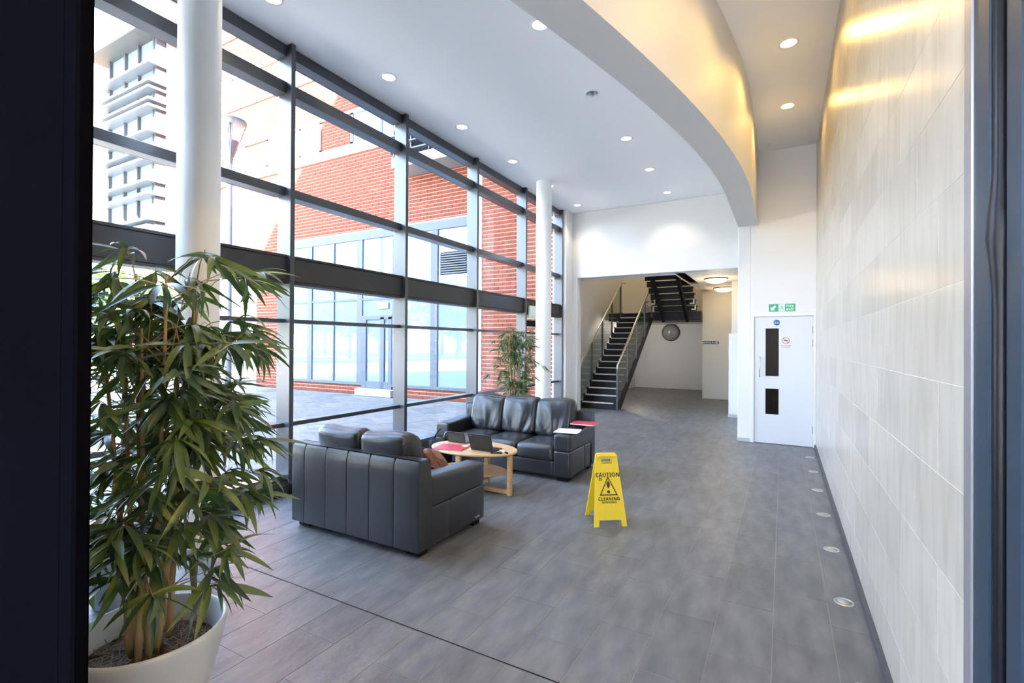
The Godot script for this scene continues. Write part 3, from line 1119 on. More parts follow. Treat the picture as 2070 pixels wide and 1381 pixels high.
# ------------------------------------------------------------------ courtyard
func courtyard() -> void:
	var st := begin()
	plain_box(st, Vector3(-17.5, -0.3, -11.4), Vector3(-4.74, -0.012, 2.4))
	var pv := setting(fin(st, "pavement", M.joint_out), "pale flagstone paving of the shaded courtyard")
	var gr := begin()
	plain_box(gr, Vector3(-28, -0.3, -90), Vector3(-17.5, -0.012, 90))
	setting(fin(gr, "ground", M.ground), "sunlit pale ground beyond the courtyard")
	var fc := begin()
	plain_box(fc, Vector3(-17.5, -0.3, 2.4), Vector3(40, -0.012, 90))
	setting(fin(fc, "forecourt", M.asphalt), "grey asphalt forecourt in front of the entrance")
	var lw := begin()
	plain_box(lw, Vector3(-140, -0.3, -90), Vector3(-28, -0.01, 90))
	setting(fin(lw, "lawn", M.lawn), "sunlit lawn beyond the paved ground")
	# flags laid at an angle to the walls
	var u := Vector2(0.85, 0.527)
	var v := Vector2(-0.527, 0.85)
	var unit := begin()
	box(unit, Vector3(-0.5, -0.05, -0.5), Vector3(0.5, 0.0, 0.5), 0.004)
	var um := mesh_of(unit)
	var cells := []
	var rv := -16.0
	var row := 0
	while rv < 12.0:
		var ru := -20.0 + (0.45 if row % 2 else 0.0)
		var hgt := 0.62
		while ru < 8.0:
			var ln := 0.75 + 0.35 * rng.randf()
			var c := u * (ru + ln / 2) + v * (rv + hgt / 2)
			if c.x > -17.2 and c.x < -5.15 and c.y > -10.55 and c.y < 2.0:
				cells.append([c, ln, hgt])
			ru += ln
		rv += hgt
		row += 1
	cells.sort_custom(func(a, b): return (a[0] - Vector2(-7.5, -7.0)).length() < (b[0] - Vector2(-7.5, -7.0)).length())
	var rest := begin()
	for i in cells.size():
		var c: Array = cells[i]
		var at := Vector3(c[0].x, rng.randf_range(-0.003, 0.0), c[0].y)
		var rot := -atan2(u.y, u.x)
		if i < 300:
			var o := inst(um, "flagstone", M.flag[rng.randi() % 3], pv, at)
			o.rotation.y = rot
			o.scale = Vector3(c[1] - 0.012, 1, c[2] - 0.012)
		else:
			var b := Basis(Vector3.UP, rot)
			var t := Transform3D(b.scaled_local(Vector3(c[1] - 0.012, 1, c[2] - 0.012)), at)
			rest.append_from(um, 0, t)
	if cells.size() > 300:
		inst(rest.commit(), "flagstones", M.flag[0], pv).set_meta("kind", "stuff")

# bricks over a rectangle of the plane z = zf; returns nothing, adds to lists
func brick_cells(x0: float, x1: float, y0: float, y1: float) -> Array:
	var out := []
	var bw := 0.25
	var bh := 0.107
	var r0 := int(floor(y0 / bh))
	var r1 := int(ceil(y1 / bh))
	for r in range(r0, r1):
		var ya := maxf(r * bh, y0)
		var yb := minf((r + 1) * bh - 0.024, y1)
		if yb - ya < 0.02:
			continue
		var off := 0.125 if r % 2 else 0.0
		var k0 := int(floor((x0 - off) / bw))
		var k1 := int(ceil((x1 - off) / bw))
		for k in range(k0, k1):
			var xa := maxf(k * bw + off, x0)
			var xb := minf((k + 1) * bw + off - 0.011, x1)
			if xb - xa > 0.03:
				out.append([xa, xb, ya, yb])
	return out

func wing() -> void:
	var base := Vector3(-12.0, 0, BULK)
	var w := thing("brick_building", "red brick building with ground floor glazing across the courtyard", "building", base)
	var zf := 0.0
	var ox := -base.x
	# masses behind the face
	var core := begin()
	plain_box(core, Vector3(-16.72 + ox, 0, -8.0), Vector3(-5.06 + ox, 16.0, -0.012))
	plain_box(core, Vector3(-30.0 + ox, 5.9, -8.0), Vector3(-16.72 + ox, 16.0, -0.012))
	plain_box(core, Vector3(-5.06 + ox, 0, -0.2), Vector3(-4.72 + ox, 16.0, -0.012))
	plain_box(core, Vector3(-30.0 + ox, 5.9, -0.012), Vector3(-21.0 + ox, 14.2, 0.95))
	var wall := fin(core, "wall", M.mortar, w)
	# brickwork
	var rects := [
		[-7.02, -4.73, 0.0, 16.0], [-16.72, -15.3, 0.0, 5.06], [-15.3, -7.13, 0.0, 0.28], [-21.0, -16.72, 5.9, 7.55], [-16.72, -7.02, 5.06, 7.55],
		[-13.33, -11.97, 7.87, 8.85], [-9.95, -9.5, 7.55, 8.85], [-8.3, -7.02, 7.55, 8.85], [-17.4, -16.2, 7.87, 8.85], [-21.0, -20.0, 7.87, 8.85],
		[-21.0, -7.02, 8.95, 10.35], [-21.0, -19.6, 10.6, 11.55], [-17.5, -15.6, 10.6, 11.55], [-13.3, -7.02, 10.6, 11.55], [-21.0, -7.02, 11.65, 13.1],
		[-21.0, -18.4, 13.35, 14.3], [-16.6, -14.6, 13.35, 14.3], [-12.6, -7.02, 13.35, 14.3], [-21.0, -7.02, 14.4, 16.0]]
	var unit := begin()
	box(unit, Vector3(-0.5, -0.5, -0.02), Vector3(0.5, 0.5, 0.0), 0.0)
	var um := mesh_of(unit)
	var verts := PackedVector3Array()
	var norms := PackedVector3Array()
	var n := 0
	for r in rects.size():
		for c in brick_cells(rects[r][0], rects[r][1], rects[r][2], rects[r][3]):
			var zz := rng.randf_range(0.0, 0.004)
			if r == 0 and c[2] < 3.3 and n < 300:
				var o := inst(um, "brick", M.brick[rng.randi() % 4], wall)
				o.position = Vector3((c[0] + c[1]) / 2 + ox, (c[2] + c[3]) / 2, zz)
				o.scale = Vector3(c[1] - c[0], c[3] - c[2], 1)
				n += 1
			else:
				brick_faces(verts, norms, Vector3(c[0] + ox, c[2], -0.015), Vector3(c[1] + ox, c[3], zz))
	var arr := []
	arr.resize(Mesh.ARRAY_MAX)
	arr[Mesh.ARRAY_VERTEX] = verts
	arr[Mesh.ARRAY_NORMAL] = norms
	var am := ArrayMesh.new()
	am.add_surface_from_arrays(Mesh.PRIMITIVE_TRIANGLES, arr)
	inst(am, "brickwork", M.brick[0], wall).set_meta("kind", "stuff")
	# brick return beside the bay
	var ret := PackedVector3Array()
	var rn := PackedVector3Array()
	for c in brick_cells(0.0, 0.95, 5.9, 14.2):
		brick_faces_x(ret, rn, c, -21.0 + ox)
	var arr2 := []
	arr2.resize(Mesh.ARRAY_MAX)
	arr2[Mesh.ARRAY_VERTEX] = ret
	arr2[Mesh.ARRAY_NORMAL] = rn
	var am2 := ArrayMesh.new()
	am2.add_surface_from_arrays(Mesh.PRIMITIVE_TRIANGLES, arr2)
	inst(am2, "brickwork", M.brick[0], wall).set_meta("kind", "stuff")
	# pale sills, lintels and the quoin strip
	for b in [[-21.0, -9.95, 7.55, 7.87, 0.03], [-21.0, -7.02, 8.85, 8.95, 0.03], [-21.0, -7.02, 10.35, 10.6, 0.03], [-21.0, -7.02, 11.55, 11.65, 0.03], [-21.0, -7.02, 13.1, 13.35, 0.03], [-21.0, -7.02, 14.3, 14.4, 0.03], [-7.13, -7.02, 0.0, 7.55, 0.02], [-15.3, -7.13, 5.0, 5.07, 0.04]]:
		add_box("sill_band", Vector3(b[0] + ox, b[2], -0.02), Vector3(b[1] + ox, b[3], b[4]), M.white_out, w, 0.004)
	# upper windows: dark reveal, pane, frame
	for q in [[-11.97, -9.95, 7.87, 8.85], [-16.2, -13.33, 7.87, 8.85], [-20.0, -17.4, 7.87, 8.85], [-9.5, -8.3, 7.55, 8.85], [-19.6, -17.5, 10.6, 11.55], [-15.6, -13.3, 10.6, 11.55], [-18.4, -16.6, 13.35, 14.3], [-14.6, -12.6, 13.35, 14.3]]:
		var wn := begin()
		var x0: float = q[0] + ox
		var x1: float = q[1] + ox
		for b in [[x0, x0 + 0.12, q[2], q[3]], [x1 - 0.08, x1, q[2], q[3]], [x0, x1, q[2], q[2] + 0.06], [x0, x1, q[3] - 0.06, q[3]], [x0 + (x1 - x0) * 0.62, x0 + (x1 - x0) * 0.62 + 0.1, q[2], q[3]]]:
			box(wn, Vector3(b[0], b[2], -0.02), Vector3(b[1], b[3], 0.025), 0.004)
		var wf := fin(wn, "window", M.frame_out, w)
		add_box("pane", Vector3(x0 + 0.1, q[2] + 0.05, -0.01), Vector3(x1 - 0.06, q[3] - 0.05, 0.006), M.mirror_glass, wf, 0.0)
	# projecting window box
	var pb := add_box("projecting_bay", Vector3(-9.57 + ox, 6.45, 0.0), Vector3(-7.55 + ox, 6.75, 0.75), M.grey_out, w, 0.01)
	for k in 3:
		add_box("ledge", Vector3(-9.6 + ox, 6.86 + 0.22 * k, 0.05), Vector3(-7.5 + ox, 6.9 + 0.22 * k, 0.8), M.frame_out, pb, 0.004)
	for k in 4:
		add_box("bar", Vector3(-9.5 + ox + 0.62 * k, 6.75, 0.68), Vector3(-9.46 + ox + 0.62 * k, 7.5, 0.76), M.frame_out, pb, 0.004)
	ground_glazing(w, ox)
	bay(w, ox)

func brick_faces(v: PackedVector3Array, nn: PackedVector3Array, lo: Vector3, hi: Vector3) -> void:
	var a := Vector3(lo.x, lo.y, hi.z)
	var b := Vector3(hi.x, lo.y, hi.z)
	var c := Vector3(hi.x, hi.y, hi.z)
	var d := Vector3(lo.x, hi.y, hi.z)
	var back := Vector3(0, 0, lo.z - hi.z)
	for f in [[a, d, c, b, Vector3(0, 0, 1)], [d, d + back, c + back, c, Vector3(0, 1, 0)], [a + back, a, b, b + back, Vector3(0, -1, 0)], [a + back, d + back, d, a, Vector3(-1, 0, 0)], [b, c, c + back, b + back, Vector3(1, 0, 0)]]:
		v.append_array(PackedVector3Array([f[0], f[1], f[2], f[0], f[2], f[3]]))
		for i in 6:
			nn.append(f[4])

func brick_faces_x(v: PackedVector3Array, nn: PackedVector3Array, c: Array, x: float) -> void:
	var p := [Vector3(x + 0.01, c[2], c[1]), Vector3(x + 0.01, c[3], c[1]), Vector3(x + 0.01, c[3], c[0]), Vector3(x + 0.01, c[2], c[0])]
	v.append_array(PackedVector3Array([p[0], p[1], p[2], p[0], p[2], p[3]]))
	for i in 6:
		nn.append(Vector3.RIGHT)
	var back := Vector3(-0.02, 0, 0)
	for e in [[0, 3, Vector3.DOWN], [1, 2, Vector3.UP]]:
		var a: Vector3 = p[e[0]]
		var b: Vector3 = p[e[1]]
		v.append_array(PackedVector3Array([a, b, b + back, a, b + back, a + back]))
		for i in 6:
			nn.append(e[2])

func ground_glazing(w: Node3D, ox: float) -> void:
	var f := begin()
	var g := begin()
	plain_box(g, Vector3(0, 0, 0), Vector3(0.01, 0.01, 0.01))
	add_box("fascia", Vector3(-15.3 + ox, 4.78, -0.02), Vector3(-7.13 + ox, 5.03, 0.05), M.frame_out, w, 0.005)
	var shop := add_box("shop_window", Vector3(-15.3 + ox, 0.28, -0.02), Vector3(-7.13 + ox, 0.37, 0.05), M.frame_out, w, 0.005)
	# mullions: x0, x1
	for m in [[-15.3, -15.15], [-13.91, -13.69], [-12.69, -12.63], [-11.62, -11.38], [-10.16, -9.95], [-8.72, -8.47], [-7.3, -7.13]]:
		add_box("mullion", Vector3(m[0] + ox, 0.37, -0.02), Vector3(m[1] + ox, 4.78, 0.045), M.frame_out, shop, 0.005)
	for m in [[-15.15, -13.91], [-13.69, -12.69], [-12.63, -11.62], [-11.38, -10.16], [-9.95, -8.72], [-8.47, -7.3]]:
		var door: bool = m[0] == -11.38
		add_box("transom", Vector3(m[0] + ox, 2.9, -0.02), Vector3(m[1] + ox, 2.97, 0.035), M.frame_out, shop, 0.004)
		add_box("pane", Vector3(m[0] + ox, 2.97, -0.03), Vector3(m[1] + ox, 4.78, 0.004 + rng.randf() * 0.002), M.mirror_glass, shop, 0.0)
		if door:
			add_box("pane", Vector3(m[0] + ox, 2.42, -0.03), Vector3(m[1] + ox, 2.9, 0.004), M.mirror_glass, shop, 0.0)
		else:
			add_box("pane", Vector3(m[0] + ox, 0.37, -0.03), Vector3(m[1] + ox, 2.9, 0.004), M.mirror_glass, shop, 0.0)
	# glazed door with pale step
	var d := add_box("door", Vector3(-11.38 + ox, 0.2, -0.02), Vector3(-11.2 + ox, 2.37, 0.06), M.frame_out, w, 0.004)
	for b in [[-10.62, -10.46, 0.2, 2.37], [-10.3, -10.16, 0.2, 2.37], [-11.38, -10.16, 2.3, 2.42], [-11.2, -10.3, 0.2, 0.42]]:
		add_box("rail", Vector3(b[0] + ox, b[2], -0.02), Vector3(b[1] + ox, b[3], 0.055), M.frame_out, d, 0.004)
	add_box("pane", Vector3(-11.2 + ox, 0.42, -0.03), Vector3(-10.3 + ox, 2.3, 0.01), M.mirror_glass, d, 0.0)
	add_box("step", Vector3(-11.4 + ox, 0.0, 0.0), Vector3(-9.95 + ox, 0.2, 0.32), M.white_out, w, 0.01)
	add_box("notice", Vector3(-10.73 + ox, 2.62, 0.036), Vector3(-10.3 + ox, 2.82, 0.06), M.white_out, w, 0.003)
	# louvre
	var lv := add_box("louvre", Vector3(-8.4 + ox, 3.5, 0.0), Vector3(-7.5 + ox, 4.13, 0.012), M.black, w, 0.0)
	for k in 9:
		add_box("slat", Vector3(-8.4 + ox, 3.52 + 0.067 * k, 0.012), Vector3(-7.5 + ox, 3.555 + 0.067 * k, 0.05), M.frame_out, lv, 0.003)

func bay(w: Node3D, ox: float) -> void:
	var b := add_box("corner_bay", Vector3(-25.0 + ox, 6.0, 0.95), Vector3(-21.35 + ox, 13.4, 1.2), M.mirror_glass, w, 0.0)
	for y in [6.0, 6.27, 7.25, 7.75, 8.6, 8.95, 9.65, 10.6, 10.85, 11.3, 11.55, 12.25]:
		add_box("ledge", Vector3(-25.3 + ox, y - 0.05, 0.9), Vector3(-21.0 + ox, y + 0.05, 1.62), M.frame_out, b, 0.01)
	add_box("roof_slab", Vector3(-25.6 + ox, 13.4, 0.5), Vector3(-20.8 + ox, 13.62, 1.9), M.dark_out, b, 0.02)
	for x in [-24.9, -23.6, -22.5, -21.3]:
		add_box("post", Vector3(x - 0.05 + ox, 6.0, 1.2), Vector3(x + 0.05 + ox, 13.4, 1.32), M.dark_out, b, 0.008)
	add_box("side_panel", Vector3(-21.35 + ox, 6.0, 0.95), Vector3(-21.1 + ox, 13.4, 1.3), M.dark_out, b, 0.01)

# ------------------------------------------------------------------ furniture
func cushion(st: SurfaceTool, c: Vector3, h: Vector3, puff: float, sd: float, lean := 0.0) -> void:
	soft(st, c, h, minf(h.z, h.y) * 0.8, 26, func(p: Vector3, q: Vector3) -> Vector3:
		var k := maxf(0.0, 1.0 - q.x * q.x) * maxf(0.0, 1.0 - q.y * q.y)
		p.x *= 1.0 - 0.035 * q.y * q.y
		p.y *= 1.0 - 0.08 * q.x * q.x
		p.z += clampf(q.z * 3.0, -1.0, 1.0) * puff * sqrt(k)
		if q.z > 0.0:
			# creases fanning up from the lower middle
			var a := atan2(q.x - 0.2 * sin(sd), q.y + 1.7)
			var fall := clampf(1.15 - absf(q.y + 0.3) * 0.8, 0.0, 1.0) * clampf(1.0 - q.x * q.x, 0.0, 1.0)
			var ridge := pow(absf(sin(a * 6.0 + sd)), 4.0) * 0.024 + pow(absf(sin(a * 11.0 + q.y * 1.2 + sd * 2.0)), 5.0) * 0.015
			p.z -= fall * ridge * q.z
			p.z += 0.010 * clampf(q.y, 0.0, 1.0) * sin(q.x * 4.0 + q.y * 5.0 + sd) * (1.0 - q.x * q.x)
		p.y += 0.010 * sin(q.x * 3.0 + sd) * maxf(q.y, 0.0)
		p.z += -lean * (p.y + h.y)
		return p)

func make_sofa(label: String, at: Vector3, turn: float, W: float, D: float, seats: int, seams: Array) -> Node3D:
	var t := thing("leather_sofa", label, "sofa", at, turn)
	var zb := -D / 2
	# back: upright panels stitched side by side
	for i in seams.size() - 1:
		var x0: float = -W / 2 + W * seams[i]
		var x1: float = -W / 2 + W * seams[i + 1]
		var st := begin(true)
		soft(st, Vector3((x0 + x1) / 2, 0.387, zb + 0.07), Vector3((x1 - x0) / 2, 0.336, 0.07), 0.005, 16, func(p: Vector3, q: Vector3) -> Vector3:
			p.z += signf(p.z) * 0.003 * (1.0 - q.x * q.x) * (1.0 - q.y * q.y)
			if q.y > 0.8 and absf(q.z) > 0.9:
				p.z -= signf(p.z) * 0.02 * (q.y - 0.8) * 5.0
			if p.z > 0.0:
				p.z += 0.05 * (1.0 - (q.y * 0.5 + 0.5))
			return p)
		fin(st, "back_panel", M.leather, t)
	# arms
	for s in [-1.0, 1.0]:
		var xc: float = s * (W / 2 - 0.1)
		var pad := begin(true)
		soft(pad, Vector3(xc, 0.44, 0.055), Vector3(0.1, 0.095, D / 2 - 0.055), 0.022, 10, func(p: Vector3, q: Vector3) -> Vector3:
			if q.y > 0.0:
				p.y += 0.05 * clampf(-q.z * 0.5 + 0.35, 0.0, 1.0) + 0.006 * (1.0 - q.x * q.x) * q.y
			return p)
		var arm := fin(pad, "arm", M.leather, t)
		for part in [[zb + 0.11, -0.06], [-0.06, D / 2]]:
			var pn := begin(true)
			soft(pn, Vector3(xc, 0.197, (part[0] + part[1]) / 2), Vector3(0.1, 0.149, (part[1] - part[0]) / 2), 0.012, 6)
			fin(pn, "side_panel", M.leather, arm)
		for z in [zb + 0.1, D / 2 - 0.08]:
			add_box("foot", Vector3(xc - 0.07, 0.0, z - 0.05), Vector3(xc + 0.07, 0.055, z + 0.05), M.black, t, 0.006)
	var inner := W - 0.4
	var base := begin(true)
	soft(base, Vector3(0, 0.135, 0.0), Vector3(inner / 2, 0.088, D / 2 - 0.02), 0.015, 8)
	fin(base, "base", M.leather, t)
	for i in seats:
		var w := inner / seats
		var x := -inner / 2 + w * (i + 0.5)
		var sc := begin(true)
		soft(sc, Vector3(x, 0.305, 0.075), Vector3(w / 2 - 0.002, 0.09, D / 2 - 0.07), 0.05, 12, func(p: Vector3, q: Vector3) -> Vector3:
			p.y += (0.025 if p.y > 0.0 else 0.0) * (1.0 - q.x * q.x) * (1.0 - 0.6 * q.z * q.z)
			p.z += 0.012 * maxf(q.z, 0.0) * (1.0 - q.x * q.x) * (1.0 - q.y * q.y)
			return p)
		fin(sc, "seat_cushion", M.leather, t)
		var bc := begin(true)
		cushion(bc, Vector3(x, 0.635, zb + 0.275), Vector3(w / 2 + 0.024, 0.25, 0.085), 0.055, 1.7 * i + at.x, 0.2)
		fin(bc, "back_cushion", M.leather, t)
	return t

func furniture() -> void:
	make_sofa("black leather two-seat sofa seen from behind, nearest the camera", Vector3(-3.025, 0, -3.23), PI, 1.41, 0.9, 2, [0.0, 0.17, 0.35, 0.525, 0.7, 0.885, 1.0])
	var lv := get_node("leather_sofa")
	add_box("brand_tag", Vector3(-0.708, 0.08, 0.30), Vector3(-0.705, 0.095, 0.37), M.steel, lv, 0.0)
	make_sofa("black leather three-seat sofa facing the camera behind the coffee table", Vector3(-3.085, 0, -5.62), 0.0, 1.91, 0.86, 3, [0.0, 0.2, 0.4, 0.6, 0.8, 1.0])
	coffee_table()
	on_table()
	bags()
	caution_sign()
	# papers and folder on the far sofa's right arm
	var pp := thing("paper_stack", "loose white papers on the far sofa's arm", "papers", Vector3(-2.23, 0.552, -5.36), 0.15)
	for k in 4:
		var sheet := begin()
		box(sheet, Vector3(-0.14, 0.004 * k, -0.105), Vector3(0.14, 0.004 * k + 0.0035, 0.105), 0.0)
		var sh := fin(sheet, "sheet", M.paper, pp)
		sh.rotation.y = [0.0, 0.08, -0.05, 0.12][k]
		sh.position = Vector3(0.005 * k, 0, -0.006 * k)
	var fo := thing("red_folder", "red folder lying at the back of the far sofa's arm", "folder", Vector3(-2.145, 0.6, -5.72), 0.04)
	add_box("cover", Vector3(-0.15, 0.012, -0.12), Vector3(0.15, 0.017, 0.12), M.red, fo, 0.001)
	add_box("pages", Vector3(-0.147, 0.003, -0.116), Vector3(0.146, 0.012, 0.117), M.paper, fo, 0.0)
	add_box("back_cover", Vector3(-0.15, 0.0, -0.12), Vector3(0.15, 0.003, 0.12), M.red, fo, 0.0)

func coffee_table() -> void:
	var t := thing("coffee_table", "oval beech coffee table with lower shelf between the sofas", "table", Vector3(-2.98, 0, -4.5))
	for lv in [["table_top", 0.42, 0.446, 0.52, 0.345], ["shelf", 0.195, 0.212, 0.40, 0.26]]:
		var st := begin(true)
		var n := 48
		var y0: float = lv[1]
		var y1: float = lv[2]
		for k in n:
			var a0 := TAU * k / n
			var a1 := TAU * (k + 1) / n
			var pr := [[0.0, y0], [0.97, y0], [0.995, y0 + 0.006], [1.0, (y0 + y1) / 2], [0.995, y1 - 0.005], [0.98, y1], [0.0, y1]]
			for i in 6:
				var r0: float = pr[i][0]
				var r1: float = pr[i + 1][0]
				st.set_smooth_group(1 if i == 0 else (2 if i == 5 else 3))
				var A := Vector3(cos(a0) * lv[3] * r0, pr[i][1], sin(a0) * lv[4] * r0)
				var B := Vector3(cos(a1) * lv[3] * r0, pr[i][1], sin(a1) * lv[4] * r0)
				var C := Vector3(cos(a1) * lv[3] * r1, pr[i + 1][1], sin(a1) * lv[4] * r1)
				var Dd := Vector3(cos(a0) * lv[3] * r1, pr[i + 1][1], sin(a0) * lv[4] * r1)
				var out := Vector3(cos(a0), 0, sin(a0)) if i > 0 and i < 5 else (Vector3.DOWN if i == 0 else Vector3.UP)
				if r0 == 0.0:
					tri(st, A, C, Dd, out)
				elif r1 == 0.0:
					tri(st, A, B, C, out)
				else:
					quad(st, A, B, C, Dd, out)
		fin(st, lv[0], M.wood, t)
	for p in [Vector3(0.485, 0, 0.05), Vector3(-0.485, 0, 0.0), Vector3(0.02, 0, 0.315), Vector3(0.02, 0, -0.25)]:
		var along_x := absf(p.x) > 0.3
		var h := Vector3(0.02, 0, 0.03) if along_x else Vector3(0.03, 0, 0.02)
		add_box("leg", p - h + Vector3(0, 0.0, 0), p + h + Vector3(0, 0.42, 0), M.wood, t, 0.006)
	add_box("floor_rail", Vector3(-0.465, 0.004, 0.0), Vector3(0.465, 0.044, 0.045), M.wood, t, 0.006)
	add_box("floor_rail", Vector3(-0.005, 0.045, -0.23), Vector3(0.04, 0.085, 0.295), M.wood, t, 0.006)

func laptop(called: String, label: String, at: Vector3, turn: float, w: float, d: float, lid: float, lean: float) -> void:
	# hinge at the origin, base towards -z, lid standing up and leaning to +z
	var t := thing(called, label, "laptop", at, turn)
	add_box("base", Vector3(-w / 2, 0.0, -d), Vector3(w / 2, 0.014, 0.0), M.laptop, t, 0.004)
	add_box("keyboard", Vector3(-w / 2 + 0.015, 0.014, -d * 0.55), Vector3(w / 2 - 0.015, 0.0155, -0.02), M.screen, t, 0.0)
	var l := begin()
	box(l, Vector3(-w / 2, 0.0, -0.004), Vector3(w / 2, lid, 0.005), 0.003)
	var lm := fin(l, "lid", M.laptop, t, Vector3(0, 0.012, 0.0))
	lm.rotation.x = lean
	add_box("screen", Vector3(-w / 2 + 0.012, 0.012, -0.0055), Vector3(w / 2 - 0.012, lid - 0.012, -0.0042), M.screen, lm, 0.0)
	add_box("badge", Vector3(-w / 2 + 0.015, lid - 0.024, 0.0052), Vector3(-w / 2 + 0.05, lid - 0.018, 0.0058), M.alu, lm, 0.0)

func on_table() -> void:
	laptop("laptop", "black laptop open with its lid towards the camera", Vector3(-2.797, 0.446, -4.385), 0.0, 0.285, 0.185, 0.185, 0.35)
	laptop("laptop", "smaller dark laptop behind the red folder on the table", Vector3(-3.276, 0.446, -4.60), 0.0, 0.255, 0.15, 0.12, 0.25)
	var lm := get_node("laptop_001/lid")
	add_box("cover_panel", Vector3(-0.108, 0.012, 0.0052), Vector3(0.108, 0.108, 0.0062), mat(lin(0.035, 0.034, 0.035), 0.4), lm, 0.0)
	add_box("bright_edge", Vector3(0.126, 0.0, -0.004), Vector3(0.131, 0.12, 0.006), M.alu, lm, 0.0)
	var fo := thing("pink_folder", "crimson folder lying on the coffee table", "folder", Vector3(-3.165, 0.446, -4.345), 0.18)
	add_box("cover", Vector3(-0.165, 0.008, -0.135), Vector3(0.165, 0.012, 0.135), M.red, fo, 0.001)
	add_box("pages", Vector3(-0.16, 0.002, -0.13), Vector3(0.162, 0.008, 0.132), M.paper, fo, 0.0)
	add_box("back_cover", Vector3(-0.165, 0.0, -0.135), Vector3(0.165, 0.002, 0.135), M.red, fo, 0.0)
	var lab := begin(true)
	lathe(lab, [Vector2(0.035, 0.012), Vector2(0.034, 0.0128), Vector2(0.0, 0.0128)], 20, Vector3(0.12, 0, -0.09))
	fin(lab, "label_sticker", M.paper, fo)
	var ph := thing("phone", "small dark phone at the right end of the table", "phone", Vector3(-2.61, 0.446, -4.37), 0.5)
	add_box("case", Vector3(-0.06, 0.0, -0.03), Vector3(0.06, 0.009, 0.03), M.laptop, ph, 0.003)
	add_box("screen", Vector3(-0.052, 0.009, -0.026), Vector3(0.052, 0.0098, 0.026), M.screen, ph, 0.0)
	var mk := thing("marker_pen", "white and black marker pen on the table beside the phone", "pen", Vector3(-2.565, 0.455, -4.44), -0.5)
	var b := begin(true)
	tube(b, [Vector3(-0.07, 0, 0), Vector3(0.03, 0, 0)], 0.009, 12)
	fin(b, "barrel", M.white_plastic, mk)
	var c := begin(true)
	tube(c, [Vector3(0.03, 0, 0), Vector3(0.075, 0, 0)], 0.01, 12)
	fin(c, "cap", M.black, mk)

